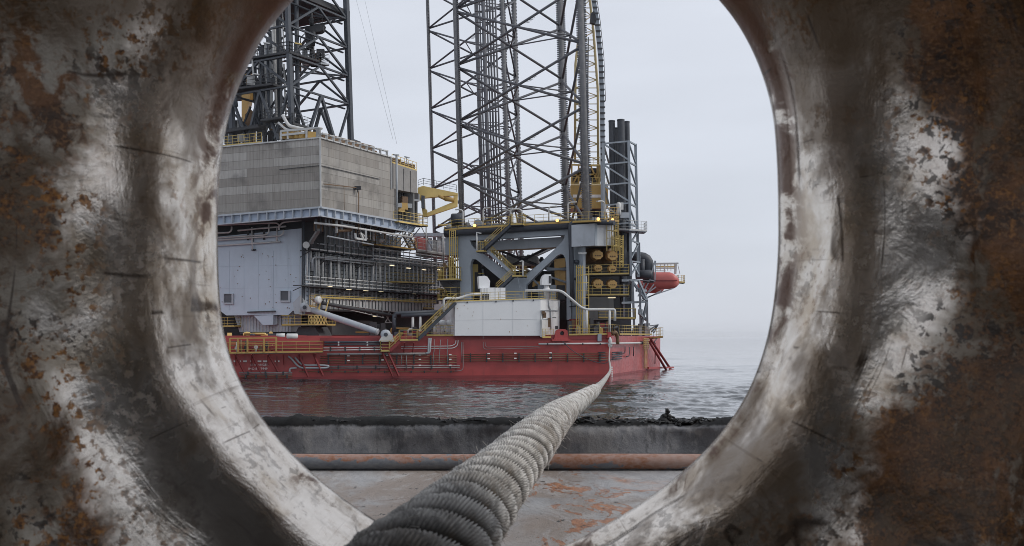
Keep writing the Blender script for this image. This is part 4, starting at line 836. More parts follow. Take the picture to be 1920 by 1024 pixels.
# gearboxes
GP = Pl(1090, 158, 1165, 157.5)
M_gear2 = paint('dark ochre drum paint', (.36, .20, .075), .45, .5, .15, .8)
def gear(px, py, rr, lab, off=.6):
    p = GP.at(px, py, off+.6); T = thing('jacking_gearbox', lab, 'gearbox', p, 'round jacking gearboxes on the right tower'); r = rr*p.y/F
    m = MB(); m.lathe(p-GP.n3*2.0-GP.u3*r*.45+UP*r*.1, GP.n3, [(0, r*1.0), (.4, r*1.2), (1.0, r*1.2), (1.1, r*.9), (1.5, r*.85)], 22); m.build('drum', M_gear2, T)
    m = MB(); 
    pts = []
    for k in range(32):
        t = k/32*2*math.pi; q = r*(1.0 if (k//2) % 2 else .90); pts.append(p+GP.u3*math.cos(t)*q*1.15+UP*math.sin(t)*q)
    m.slab(pts, -GP.n3*.7); f = m.build('cover', M_goldgear, T)
    m = MB()
    for dx in (-.42, 0, .42): m.lathe(p+GP.u3*dx*r*1.1-UP*.15*r+GP.n3*.0, GP.n3, [(0, r*.17), (.12, r*.17)], 10)
    m.build('hub_caps', M_brown, f)
for px, py, r, lab in ((1121, 478, 8.8, 'upper left round gearbox right under the jack house block'), (1149, 479.5, 8.4, 'upper right round gearbox right under the jack house block'),
                       (1122, 503, 6.8, 'left round gearbox behind the upper yellow gallery rail'), (1149, 504, 6.4, 'right round gearbox behind the upper yellow gallery rail'),
                       (1122, 532, 8.4, 'left round gearbox between the two yellow galleries'), (1149, 533, 7.8, 'right round gearbox between the two yellow galleries')):
    gear(px, py, r, lab)
m = MB(); m.lathe(GP.at(1108, 480, -3), UP, [(-1, .9), (.9, .9)], 14); m.lathe(GP.at(1138, 480, -3), UP, [(-1.2, .8), (1.2, .8)], 14); m.slab([GP.at(*p, -3.2) for p in ((1094, 466), (1158, 466), (1158, 494), (1094, 494))], -GP.n3*.4); tag(m.build('gear_casing', M_brown), 'brown gear casings behind the upper round gearboxes', 'gear casing')
gb = -GP.n3*3.5
platform('upper yellow gallery around the round gearboxes', 'gallery', [GP.at(1092, 515, 2), GP.at(1180, 513.5, 2)], gb, .35, 1.45, M_yel, M_yel, cat='gallery', step=1.35)
platform('lower yellow gallery under the round gearboxes', 'gallery', [GP.at(1093, 553.5, 2), GP.at(1180, 553, 2)], gb, .35, 1.5, M_yel, M_yel, cat='gallery', step=1.35)
platform('lowest yellow gallery above the machinery at the stern', 'gallery', [GP.at(1122, 596, 2), GP.at(1192, 597, 2)], gb, .3, 1.5, M_yel, M_yel, cat='gallery', step=1.2)
m = MB(); m.tube(GP.at(1099, 517, 2.2), GP.at(1099.5, 551, 2.2), .15); tag(m.build('support_post', M_steelw), 'pale post between the two yellow galleries', 'support post')
for i, (px, py, off, lab) in enumerate(((1147, 558.5, 0, 'glowing strip lamp under the lower yellow gallery'), (1092, 476, 3.5, 'pale lamp on a bracket beside the upper left gearbox'))):
    p = GP.at(px, py, off) if i == 0 else JA.at(px, py, 1.2); T = thing('strip_light', lab, 'lamp', p); m = MB(); m.beam(p-GP.u3*.6, p+GP.u3*.6, .2, .1); m.build('tube', M_tube if i == 0 else M_pipe, T); m = MB(); m.beam(p-GP.u3*.65+UP*.13, p+GP.u3*.65+UP*.13, .26, .12); m.build('housing', M_steelw, T)
def ladder_tower(label, plane, px0, px1, y0, y1, off, mat=M_yel, d=1.2, name='caged_ladder'):
    T = thing(name, label, 'ladder', plane.at((px0+px1)/2, y1, off)); m = MB()
    for px in (px0, px1):
        for dd in (0, d): m.beam(plane.at(px, y0, off)-plane.n3*dd, plane.at(px, y1, off)-plane.n3*dd, .13)
    m.build('posts', mat, T); m = MB(); zt, zb = plane.at(px0, y0, off).z, plane.at(px0, y1, off).z; z = zb+.3
    w = (plane.at(px1, y0, off)-plane.at(px0, y0, off)); xm = plane.at(px0, y0, off)+w*.3; xn = plane.at(px0, y0, off)+w*.7
    while z < zt: m.beam(Vector((xm.x, xm.y, z)), Vector((xn.x, xn.y, z)), .06); z += .33
    for q in (xm, xn): m.beam(Vector((q.x, q.y, zb)), Vector((q.x, q.y, zt)), .1)
    m.build('rungs', mat, T); z = zb+.8
    while z < zt:
        a = plane.at(px0, y0, off); b = plane.at(px1, y0, off); a.z = z; b.z = z; m = MB(); m.beam(a, b, .09); m.beam(a, a-plane.n3*d, .08); m.beam(b, b-plane.n3*d, .08); m.build('hoop', mat, T); z += 1.15
    return T
ladder_tower('tall yellow caged ladder down the left side of the galleries', JA, 1081, 1092, 498, 626, 2)
ladder_tower('yellow caged ladder at the upper right of the jack house', JB, 1151, 1160, 404, 470, 1.5)
ladder_tower('yellow ladder offset right of the jack house below the platform', JB, 1162, 1169, 441, 500, 1.5)
ladder_tower('yellow caged ladder on the left stub of the grey frame', FP, 843, 854, 432, 524, 1.5)
platform('rusty yellow balcony at the foot of the left caged ladder', 'balcony', [FP.at(819, 525, 2.5), FP.at(857, 524, 2.5)], -FP.n3*3, .3, 2.0, M_oran, M_yel, cat='balcony', step=1.1)
platform('lower yellow balcony beside the long stair head', 'balcony', [FP.at(820, 562, 1.5), FP.at(858, 560, 1.5)], -FP.n3*3, .25, 1.8, M_oran, M_yel, cat='balcony', step=1.2)
m = MB(); m.beam(FP.at(842, 530, 1.5), FP.at(858, 540, .5), .2); m.slab([FP.at(*p, 1) for p in ((824, 527), (859, 527), (859, 560), (832, 540))], -FP.n3*2); tag(m.build('bracket_panel', M_void), 'dark gusset below the rusty yellow balcony', 'gusset')
machinery('orange-brown winch gear behind the left caged ladder', FP, 822, 856, 480, 0, [M_brown, M_oran, M_yel, M_void], 14, ybase=524, depth=2.5)
machinery('dark clutter below the rusty yellow balcony', FP, 824, 858, 532, -1, [M_void, M_brown, M_yel], 10, ybase=560, depth=2.5)
# top deck rails
m = MB(); rail(m, [FP.at(834, 432, 1.2), FP.at(858, 429, 1.2), FP.at(1068, 416.5, 1.2), JA.at(1115, 415, 1), JB.at(1152, 416.5, 1)], 1.45, step=1.35)
tag(recentre(m.build('handrail', M_yel), FP.at(834, 432, 1)), 'long yellow handrail along the top of the grey frame and jack house', 'handrail')
m = MB(); m.slab([FP.at(834, 432, 1.3), FP.at(858, 430.5, 1.3), FP.at(1068, 418, 1.3), JA.at(1115, 416, 1.1), JB.at(1152, 418, 1.1), JB.at(1152, 418, -10), FP.at(834, 432, -14)], UP*.12); tag(m.build('top_deck', M_oran), 'yellow edged deck plate on top of the grey frame', 'deck plate')
m = MB(); rail(m, [JB.at(1138, 415, 2.2), JB.at(1161, 415, 2.2), JB.at(1161, 415, -1)], 2.1, step=.8, rows=4); tag(m.build('handrail', M_oran), 'denser yellow rail box at the right corner of the top deck', 'handrail')
machinery('dim winches and cables on the top deck around the leg foot left', FP, 838, 880, 408, -2, [M_void, M_dark, M_yel, M_gpipe], 16, ybase=432, depth=4)
machinery('pale and yellow deck gear on the top deck right of the near leg chord', FP, 900, 1070, 412, -3, [M_void, M_steelw, M_oran, M_dark, M_gpipe], 26, ybase=424, depth=5)
machinery('dark winches on the top deck under the ochre crane cab', JA, 1075, 1150, 398, -3, [M_void, M_dark, M_grey, M_brown], 20, ybase=414, depth=5)
m = MB(); m.lathe(FP.at(858, 412, -1), FP.u3, [(-.9, 1.0), (.9, 1.0)], 18); tag(m.build('cable_reel', M_dark), 'black round cable reel at the left end of the top deck', 'cable reel')
m = MB(); m.lathe(FP.at(897, 420, -.5), FP.n3, [(0, .7), (.4, .7)], 18); tag(m.build('cable_reel', M_gpipe), 'pale ring-shaped reel behind the amber lamp on the top deck', 'cable reel')
for i, (px, py, lab) in enumerate(((890, 423, 'leftmost lit amber lamp on the top deck edge'), (1045, 413.5, 'lit amber lamp above the right end of the V frame'), (1122, 411, 'lit amber lamp above the faceted jack house'), (1148.5, 412.5, 'rightmost lit amber lamp beside the yellow ladder'))):
    p = FP.at(px, py, 1.7) if px < 1100 else JB.at(px, py, 1.7); T = thing('amber_lamp', lab, 'lamp', p, 'amber lamps along the top deck')
    m = MB(); m.lathe(p-FP.n3*.1, FP.n3, [(0, .22), (.25, .24), (.35, .1)], 12); m.build('lens', M_lamp, T); m = MB(); m.lathe(p-FP.n3*.35, FP.n3, [(0, .15), (.25, .3)], 12); m.build('housing', M_brown, T)
for i, (px, yb, yt, ax, lab, arch) in enumerate(((979, 425, 392, 957, 'pale swan-neck lamp post arching left over the top stair landing', 1), (1029, 423, 388, 1040, 'pale lamp post with a slanted head left of the near right chord', 0), (1065, 416, 380, 1077, 'pale lamp post between the chords above the cable bend', 0), (1134, 414, 378, 1124, 'pale lamp post with a wide head in front of the ochre cab', 0), (906, 426, 391, 915, 'pale lamp post above the left half of the frame', 0), (958, 424, 395, 948, 'pale lamp post at the head of the upper stair', 0), (868, 428, 394, 858, 'pale lamp post at the foot of the left chord', 0))):
    pn = FP if px < 1080 else JB; T = thing('lamp_post', lab, 'lamp post', pn.at(px, yb, .8), 'lamp posts on the top deck')
    m = MB(); m.elbow([pn.at(px, yb, .8), pn.at(px, yt, .8), pn.at(ax, yt-1 if not arch else yt, .8)]+([pn.at(ax, yt+18, .8)] if arch else []), .11, .7); m.build('post', M_pipe, T)
    m = MB(); m.beam(pn.at(ax-4, yt-.5, .8), pn.at(ax+4, yt-1.5, .8), .3, .16); m.build('lamp_head', M_steelw, T)
# zigzag stairs in front of the frame
stairs('upper flight of the zigzag stair running up to the top deck', FP.at(905, 470, 2.6), FP.at(958, 421, 2.6), -FP.n3*1.1, M_dark)
platform('small yellow landing with a lamp post at the left turn of the zigzag stair', 'landing', [FP.at(893, 471.5, 2.8), FP.at(908, 471, 2.8)], -FP.n3*2.4, .2, 1.5, M_yel, M_yel, cat='landing', step=.8)
stairs('middle flight of the zigzag stair sloping down to the right', FP.at(908, 465, 1.4), FP.at(962, 515, 1.4), -FP.n3*1.1, M_grey)
platform('yellow landing at the right turn of the zigzag stair', 'landing', [FP.at(960, 518, 2.8), FP.at(982, 518, 2.8)], -FP.n3*2.4, .2, 1.6, M_yel, M_yel, cat='landing', step=.7, brace=1)
stairs('lower flight of the zigzag stair ending on the tank roof', FP.at(930, 547, 2.6), FP.at(962, 517, 2.6), -FP.n3*1.1, M_dark)
platform('landing at the very top of the zigzag stair', 'landing', [FP.at(957, 421.5, 2.8), FP.at(980, 420.5, 2.8)], -FP.n3*2, .2, 1.6, M_oran, M_yel, cat='landing', step=.8)
for px, yt, lab in ((894, 436, 'lamp post standing on the left zigzag landing'), (980.5, 489, 'pale post at the right zigzag landing')):
    T = thing('lamp_post', lab, 'lamp post', FP.at(px, 470 if px < 900 else 518, 3)); m = MB(); m.tube(FP.at(px, 470 if px < 900 else 518, 3), FP.at(px, yt, 3), .12); m.build('post', M_pipe, T); m = MB(); m.beam(FP.at(px-1, yt, 3), FP.at(px+(8 if px < 900 else -6), yt+1.5, 3), .3, .15); m.build('lamp_head', M_pipe, T)
# pale deck and containers in the gap at left of the frame
T = thing('pale_deck', 'pale open deck with rails between the cladding module and the frame', 'deck', W(815, 480, 190)); m = MB(); m.slab([MW.z(780, 20.6, 2), MW.z(842, 20.6, 2), MW.z(842, 20.6, -4), MW.z(780, 20.6, -4)], UP*.3); m.build('floor', M_grat, T); m = MB(); rail(m, [MW.z(783, 20.9, 1.8), MW.z(842, 20.9, 1.8)], 2.0, step=1.8); m.build('handrail', M_steelw, T)
T = thing('storage_tanks', 'pale grey vertical tanks behind the pale deck', 'tanks', W(815, 475, 200))
for k, px in enumerate((798, 806, 815, 824, 832, 839)): m = MB(); m.tube(W(px, 484, 203), W(px, 444+(k % 3)*3, 203), .42*1.1, 12); m.build('tank', [M_steelw, M_lgrey, M_grat][k % 3], T)
m = MB(); m.box(W(812, 441, 203), (8, 2, .7)); m.build('top_beam', M_lgrey, T)
m = MB(); m.box(MW.z(789, 22.2, .5), (2.2, 1, 2.2), .9); tag(m.build('red_panel', M_boat), 'small faded red cabinet at the foot of the pale stair', 'cabinet')
m = MB(); m.tube(W(832, 500, 180), W(831, 440, 180), .18); m.tube(W(799, 475, 170), W(799, 420, 170), .1); m.beam(W(790, 425, 170), W(812, 470, 172), .1); tag(m.build('standpipe', M_steelw), 'pale standpipes right of the cladding module', 'pipes')
machinery('pale and rusty gear near the frame stub', FP, 838, 856, 408, -3, [M_gpipe, M_pyel, M_dark], 12, ybase=432, depth=2)
# yellow knuckle crane
YC = 168
T = thing('knuckle_crane', 'folded pale yellow knuckle boom crane beside the cladding roof cabin', 'crane', W(792, 405, YC)); d = Vector((0, 1.1, 0))
m = MB(); m.slab([W(*p, YC) for p in ((783, 352), (793, 348.5), (858, 362), (858, 366), (850, 366.5), (830, 368), (796, 371), (794, 376), (783, 374))], d); m.build('main_boom', M_pyel, T)
m = MB(); m.slab([W(*p, YC+.1) for p in ((796, 402), (801, 399), (851, 378), (850, 367), (858, 365), (857.5, 387), (801, 406), (796, 406))], d*.8); m.build('outer_boom', M_pyel, T)
m = MB(); m.tube(W(822, 367.5, YC-.1), W(836, 374, YC-.1), .25, 10); m.tube(W(834, 373, YC-.1), W(852, 375, YC-.1), .38, 10); m.build('cylinder', M_oran, T)
m = MB(); m.slab([W(*p, YC) for p in ((789, 372), (796, 374), (797, 392), (794, 400), (791, 392))], d); m.slab([W(*p, YC-.2) for p in ((791, 391), (800, 393), (801, 406), (793, 406))], d*1.3); m.build('knuckle', M_yel, T)
m = MB(); m.slab([W(*p, YC-.6) for p in ((790, 366), (796, 367), (796, 391), (790, 390))], d*.4); m.build('cab_window', M_louv, T); m = MB(); rail(m, [W(784, 351, YC), W(794, 347.5, YC), W(856, 360, YC)], 1.15, step=1.1, toe=False); m.build('handrail', M_void, T)

# ------------------------------------------------------------------ pedestal crane behind
YB = 196
T = thing('pedestal_crane', 'ochre pedestal crane cab with upright yellow lattice boom behind the right chord', 'crane', W(1100, 415, YB))
m = MB(); m.slab([W(*p, YB) for p in ((1070, 347), (1131, 347), (1140, 349), (1140, 388), (1128, 391), (1070, 391))], Vector((0, 7, 0))); m.build('machinery_house', M_oran, T)
m = MB(); m.slab([W(*p, YB-.05) for p in ((1074, 365), (1127, 365), (1127, 370.5), (1074, 370.5))], Vector((0, .04, 0))); m.build('white_band', M_lett, T)
m = MB(); m.lathe(W(1106, 412, YB+3.5), UP, [(-4, 2.6), (2.2, 2.6), (2.6, 3.4)], 18); m.build('pedestal', M_dark, T)
m = MB()
for x0, y0, x1, y1 in ((1072, 345, 1072, 309), (1120, 345, 1120, 309), (1074, 345, 1090, 316), (1072, 309, 1125, 311), (1072, 328, 1122, 327), (1085, 345, 1085, 309), (1128, 347, 1124, 309), (1122, 345, 1108, 312)): m.beam(W(x0, y0, YB+1), W(x1, y1, YB+1), .3)
m.build('a_frame', M_oran, T); m = MB()
for k in range(8): m.box(W(1078+k*6.5, 337-(k % 3)*6, YB+3), (1.6, 1.4, 1.8))
m.build('winches', M_void, T)
m = MB(); rail(m, [W(1070, 346, YB), W(1138, 346, YB)], 1.3, step=1.4); rail(m, [W(1066, 310, YB), W(1125, 310, YB)], 1.5, step=1.3); m.build('handrail', M_pyel, T)
def boomx(s, t): return None
LB = [(1078, 305), (1079, 120), (1086, 60), (1091, 0), (1096, -60)]; RB = [(1122, 345), (1121, 170), (1113, 60), (1106, 0), (1101, -60)]
def along(pp, y):
    for (x0, y0), (x1, y1) in zip(pp, pp[1:]):
        if y0 >= y >= y1: return x0+(x1-x0)*(y-y0)/(y1-y0)
    return pp[0][0] if y > pp[0][1] else pp[-1][0]
for nm, pp in (('left', LB), ('right', RB)):
    for dy in (0, 2.4):
        m = MB(); m.path([W(x, y, YB+1+dy) for x, y in pp], .24, 8); m.build('boom_chord', M_boomy, T)
m = MB(); y = 300; f = 0
while y > -60:
    y2 = y-15; a, b = W(along(LB, y), y, YB+1), W(along(RB, y), y, YB+1); c, e_ = W(along(LB, y2), y2, YB+1), W(along(RB, y2), y2, YB+1)
    m.tube(a, b, .09, 6); m.tube(a, e_, .09, 6) if f else m.tube(b, c, .09, 6); m.tube(a, c+Vector((0, 2.4, 0)), .08, 6); m.tube(b, e_+Vector((0, 2.4, 0)), .08, 6); y = y2; f = 1-f
m.build('boom_lacing', M_boomy, T)
GB = [(1131, 420), (1129, 190), (1126, 110), (1119, 40), (1113, 0), (1108, -60)]
m = MB(); q = [W(x, y, YB-1) for x, y in GB]
for a, b in zip(q, q[1:]): m.beam(a, b, .85, .25, Vector((0, 1, 0)))
m.build('boom_walkway', M_grey, T)
m = MB(); y = 300
while y > -60: x = along(GB, y); m.beam(W(x-4, y, YB-1.3), W(x+5.5, y, YB-1.3), .1, .3); y -= 11
m.path([W(x+6.5, y, YB-1.3) for x, y in GB[1:]], .06, 5); m.build('walkway_hoops', M_void, T)
m = MB(); m.path([W(1103, 70, YB-2), W(1100, 395, YB-2)], .12, 6); m.path([W(1092, 0, YB-2), W(1094, 390, YB-2)], .22, 8); m.slab([W(*p, YB-2) for p in ((1088, 205), (1100, 205), (1100, 345), (1090, 345))], Vector((0, 1, 0))); m.build('hoist_wires', M_void, T)
m = MB(); m.slab([W(*p, YB-1.2) for p in ((1108, 25), (1114, 20), (1119, 36), (1116, 45), (1106, 42))], Vector((0, 1, 0))); m.build('boom_head', M_void, T)

# ------------------------------------------------------------------ exhaust stack tower
YE = 172
T = thing('exhaust_stacks', 'cluster of three dark exhaust stacks standing right of the crane', 'exhaust', W(1160, 540, YE+2))
for px, r, yt, dy in ((1155, 5, 240, 5), (1169, 5, 236, 6), (1147, 6.0, 226.5, 2), (1164, 6.8, 224.5, 1.2), (1175.5, 5.0, 228, 3.2)):
    m = MB(); Y_ = YE+dy; R_ = r*Y_/F; p = W(px, yt, Y_); m.path([Vector((p.x+.5, p.y, 12)), Vector((p.x, p.y, p.z))], R_, 20, caps=False); s_ = m.build('stack_pipe', M_stack, T, fix=False)
    m = MB(); m.lathe(p-UP*.2, UP, [(0, R_), (0, R_*1.05), (.22, R_*1.05), (.22, R_*.85), (-.6, R_*.85)], 20); m.build('rim', M_dark, s_)
m = MB(); m.box(W(1160, 560, YE+2.5), (4.0, 2.5, 16)); m.build('silencer', M_stack, T)
T = thing('stack_tower', 'grey steel lattice tower braced around the exhaust stacks', 'tower', W(1165, 620, YE))
m = MB(); post = [((1131, 268), (1133, 420)), ((1178.5, 264), (1183, 518)), ((1191.5, 270), (1197, 520)), ((1190, 268), (1193, 420))]
for i, (a, b) in enumerate(post):
    dy = (0, 0, 3.5, 3.5)[i]
    if i == 3: continue
    m = MB(); m.beam(W(*a, YE+dy), W(*b, YE+dy), .42); m.build('post', M_grey, T)
lev = [268, 307, 346, 384, 421]
def brace(a, b, ya=0, yb=0, w=.26): m = MB(); m.beam(W(*a, YE+ya), W(*b, YE+yb), w); m.build('brace', M_grey, T)
for k, y in enumerate(lev):
    brace((1131, y+1.5), (1179, y-3)); brace((1179, y-3), (1192, y+4), 0, 3.5)
    if k < 4: brace((1132, y+2), (1180, lev[k+1]-6)); brace((1179, y), (1192, lev[k+1]), 0, 3.5); brace((1132, y+4), (1142, lev[k+1]), 0, 3.5)
for a, b in (((1183, 455), (1196, 434)), ((1183, 450), (1197, 457)), ((1183, 485), (1196, 459)), ((1184, 490), (1200, 492)), ((1184, 514), (1197, 494)), ((1183, 489), (1197, 514)), ((1199, 455), (1200, 492))): brace(a, b, 0, 2, .24)
for a, b in (((1165, 526), (1199, 526)), ((1184, 526), (1213, 565)), ((1197, 526), (1213, 562)), ((1213, 562), (1214, 612)), ((1184, 526), (1172, 540)), ((1186, 526), (1189, 612)), ((1200, 540), (1201, 612)), ((1165, 568), (1212, 566)), ((1213, 567), (1202, 612)), ((1198, 587), (1212, 600)), ((1193, 545), (1212, 545)), ((1170, 534), (1170, 600))): brace(a, b, 0, 1.5, .36)
m = MB(); m.slab([W(1197, 580, YE), W(1205, 580, YE), W(1205, 589, YE), W(1197, 589, YE)], Vector((0, .5, 0))); m.build('panel', M_grey, T)
m = MB(); m.box(W(1163, 387, YE-1), (1.0, .8, 1.2)); m.lathe(W(1160, 404, YE-1.5), UP, [(0, .3), (.6, .45), (1.2, .3), (1.8, .45), (2.2, .2)], 12); m.build('white_fittings', M_pipe, T)
m = MB(); m.box(W(1171, 404, YE-.5), (1.5, 1, .9)); m.build('grey_box', M_lgrey, T)
platform('grey platform with rails halfway up the stack tower', 'platform', [W(1160, 430, YE-1), W(1180, 431, YE-2), W(1213, 433, YE+2)], Vector((0, 4, 0)), .5, 1.6, M_grey, M_steelw, cat='platform', step=.9)
# ducts
T = thing('exhaust_duct', 'big black elbow duct right of the lattice tower', 'duct', W(1210, 500, 182)); m = MB(); m.elbow([W(1180, 483, 182), W(1215.5, 483, 182), W(1215.5, 530, 182)], 1.02, 2.6, 20); m.build('elbow_pipe', M_stack, T); m = MB(); m.tube(W(1204, 486, 181), W(1204, 522, 181), .5, 12); m.build('inner_pipe', M_stack, T)
T = thing('exhaust_duct', 'short black horizontal duct under the elbow duct', 'duct', W(1205, 517, 180)); m = MB(); m.lathe(W(1192, 515, 180), Vector((1, 0, .02)), [(0, .8), (2.6, .82), (2.9, .6)], 18); m.build('duct_pipe', M_stack, T)
m = MB(); 
for a, b in (((1228, 489), (1218, 526)), ((1229, 489), (1228, 527)), ((1218, 525), (1229, 527)), ((1186, 524), (1218, 527))): m.beam(W(*a, 181), W(*b, 181), .2)
tag(m.build('duct_hanger', M_lgrey), 'thin triangular steel hanger between the ducts and the lifeboat', 'hanger')
# lifeboat
YL = 186
T = thing('lifeboat', 'faded red enclosed lifeboat hanging at the far right of the rig', 'lifeboat', W(1245, 542, YL)); m = MB(); vs = []; n = 18; sec = 15
for i in range(sec+1):
    t = i/sec; x = lerp(1206, 1272.5, t); e = (1-abs(2*t-1)**6)**.5 if 0 < t < 1 else .05; e = max(e, .3)
    for k in range(n):
        a = 2*math.pi*k/n; ca, sa = math.cos(a), math.sin(a); ex = .75
        yy = (abs(sa)**ex)*(1 if sa > 0 else -1); xx = (abs(ca)**ex)*(1 if ca > 0 else -1)
        top = 14.5*(1-max(0, (t-.72)/.28)**2*.75); yp = 525-yy*(top if yy > 0 else 17.5)*(e if e > .3 else .5)
        q = W(x, yp, YL); q.y += xx*1.55*e; vs.append(q)
m.add(vs, [(i*n+k, i*n+(k+1) % n, (i+1)*n+(k+1) % n, (i+1)*n+k) for i in range(sec) for k in range(n)], True); m.f.append(tuple(range(n))); m.sm.append(False); m.f.append(tuple(sec*n+k for k in range(n))); m.sm.append(False); m.build('shell', M_boat, T)
m = MB(); m.beam(W(1207, 526, YL-1.6), W(1270, 526, YL-1.6), .12, .22); m.build('rubbing_strip', M_redd, T)
m = MB()
for px in (1233, 1243, 1255): m.box(W(px, 519, YL-1.35), (.5, .2, .35))
m.build('windows', M_dark, T)
T = thing('lifeboat', 'lower second red lifeboat partly hidden under the first', 'lifeboat', W(1225, 545, YL+6)); m = MB(); m.lathe(W(1195, 538, YL+5), Vector((1, 0, 0)), [(0, .5), (.4, 1.2), (4.3, 1.2), (5.0, .6)], 16); m.build('shell', M_boat, T)
T = thing('lifeboat_davit', 'pale steel davit frame with rails above the red lifeboat', 'davit', W(1250, 508, YL+1))
m = MB(); m.beam(W(1226, 494.5, YL+1), W(1272, 494, YL+1), .3); m.beam(W(1267, 494, YL+1), W(1266, 514, YL+1), .4); m.beam(W(1246, 494, YL+1), W(1246, 513, YL+1), .25); m.beam(W(1228, 503, YL+1), W(1266, 503, YL+1), .2); m.beam(W(1228, 508, YL+1), W(1248, 508, YL+1), .15); m.beam(W(1271, 497, YL+1), W(1275, 514, YL+1), .1)
for px in (1232, 1238, 1252, 1258): m.beam(W(px, 494, YL+1), W(px, 508, YL+1), .1)
m.build('frame', M_steelw, T); m = MB(); rail(m, [W(1230, 501, YL+2.5), W(1264, 501, YL+2.5)], .6, step=1); m.build('handrail', M_pyel, T)
platform('small yellow railed platform beyond the lifeboat bow', 'platform', [W(1272, 529, YL), W(1284, 530, YL)], Vector((0, 2, 0)), .25, 1.3, M_pyel, M_pyel, cat='platform', step=.6)
m = MB()
for a, b in (((1200, 562), (1262, 541)), ((1200, 566), (1240, 545)), ((1206, 560), (1226, 533)), ((1206, 548), (1216, 530)), ((1196, 556), (1210, 528)), ((1210, 553), (1230, 538)), ((1200, 545), (1205, 560)), ((1196, 575), (1212, 556))): m.beam(W(*a, YL-2), W(*b, YL-2), .2)
tag(recentre(m.build('lifeboat_support', M_lgrey), W(1200, 566, YL-2)), 'slanted grey support struts under the red lifeboats', 'support')

# ------------------------------------------------------------------ derrick
def dl(p): return Vector((p.x-(p.z-36)*.033, p.y, p.z))
u = Vector((6.9, 12, 0)).normalized(); w_ = Vector((-u.y, u.x, 0)); N = Vector((-32.6, 150, 0)); L_ = 13.8
Rp = N+u*L_; Lp = N+w_*12; Bp = Rp+w_*12
T = thing('drill_derrick', 'dark drilling derrick tower standing on the cladding roof at upper left', 'derrick', (N.x, N.y, 35.5))
def at3(p, z): return dl(Vector((p.x, p.y, z)))
for i, (p, r) in enumerate(((N, .62), (Rp, .72), (Lp, .7), (Bp, .62))):
    m = MB(); m.beam(at3(p, 35 if i else 36), at3(p, 62), r, r, u); m.build('leg', M_der, T)
lv = [43.1, 47.6, 52.1, 56.7, 61.2]; lvR = lv
for A, B, db in ((N, Rp, 1), (Lp, Bp, 0), (Rp, Bp, 0), (N, Lp, 0)):
    mid = (A+B)/2
    for k, z in enumerate(lv):
        m = MB(); m.beam(at3(A, z), at3(B, z), .34, .26); m.build('girt', M_der, T)
        if db: m = MB(); m.beam(at3(A, z-.6)+w_*1, at3(B, z-.6)+w_*1, .28, .2); m.build('girt', M_der, T)
        if k:
            for q in (A, B):
                m = MB(); m.beam(at3(mid, z), at3(q, lv[k-1]), .3 if db else .34, .3); m.build('brace', M_der, T)
    za = 43.1
    for q, f in ((A, .22), (B, .25)):
        t = A.lerp(B, f if q is A else 1-f); m = MB(); m.beam(at3(mid, za), at3(t, 35.4), .45, .4); m.build('brace', M_der, T)
        m = MB(); m.beam(at3(q, za), at3(A.lerp(B, .28 if q is A else .74), 35.6), .34, .3); m.build('brace', M_der, T)
for a, b in ((Rp, Lp), (N, Bp)):
    for z in (47.6, 56.7): m = MB(); m.beam(at3(a, z), at3(b, z), .25); m.build('girt', M_der, T)
m = MB(); m.slab([at3(N, 55.6)-w_*0+Vector((-4, -1, 2)), at3(Rp, 56.4)+u*.8, at3(Bp, 56.4)+u*.8, at3(Lp, 56.4)], UP*.9); cr_ = m.build('crown_platform', M_void, T); cr_.location.z += .9
# raised foot A-frame beyond the right leg
m = MB(); m.beam(at3(Rp, 37.5), W(675, 268, 163), .35); m.build('back_stay', M_der, T)
# travelling gear
T = thing('travelling_block', 'rusty grey top drive and travelling block hanging inside the derrick', 'drilling gear', W(582, 95, 158)); m = MB(); m.slab([W(*p, 158) for p in ((571, 52), (586, 48), (586, 88), (574, 90))], Vector((0, 1.5, 0))); m.build('block', M_void, T)
m = MB(); m.slab([W(*p, 157.5) for p in ((578, 50), (596, 47), (608, 46), (605, 56), (600, 59), (590, 60), (582, 62))], Vector((0, 1.5, 0))); m.build('swivel_guard', M_void, T); m = MB(); m.tube(W(584, 15, 158), W(584, 48, 158), .2); m.lathe(W(584, 40, 158), UP, [(-.6, .3), (.3, .45), (.6, .2)], 10); m.build('hook', M_void, T)
m = MB(); m.elbow([W(573, 62, 157.5), W(562, 72, 157.5), W(566, 92, 157.5), W(574, 84, 157.5)], .08, 1); m.tube(W(588, 60, 157), W(587, 86, 157), .3); m.build('service_loop', M_void, T)
m = MB(); rail(m, [W(588, 48, 158), W(605, 45, 158)], 1.0, step=.6); m.build('handrail', M_void, T)
MR = M_der
platform('upper dark derrick walkway descending to the right', 'walkway', [W(543, 97, 149.5), W(606, 118, 158)], w_*2.2, .4, 1.5, MR, M_void, step=1.3)
platform('upper dark derrick walkway going left beside the chock edge', 'walkway', [W(455, 111, 154), W(543, 97.5, 149.5)], u*2, .5, 1.6, MR, M_void, step=1.3)
platform('small derrick basket at the right end of the upper walkway', 'walkway', [W(601, 119, 157), W(617, 122, 158)], w_*1.6, .3, 1.6, MR, M_gpipe, step=.7)
platform('lower dark derrick walkway going left', 'walkway', [W(428, 168, 155), W(510, 157.5, 151)], u*2.2, .5, 1.6, MR, M_void, step=1.2)
platform('low derrick walkway with white box above the cladding', 'walkway', [W(488, 226, 151), W(536, 219, 149)], u*2.2, .35, 1.5, MR, M_void, step=1.0)
platform('dark railed ledge on the derrick foot right of the near leg', 'walkway', [W(549, 231, 149.5), W(583, 241, 152)], w_*1.5, .45, 1.5, MR, M_void, step=1.0)
platform('low dark beam with rail at the far left derrick foot', 'walkway', [W(420, 247, 155), W(485, 237, 152)], u*2, .4, .3, MR, M_void, step=2)
random.seed(9)
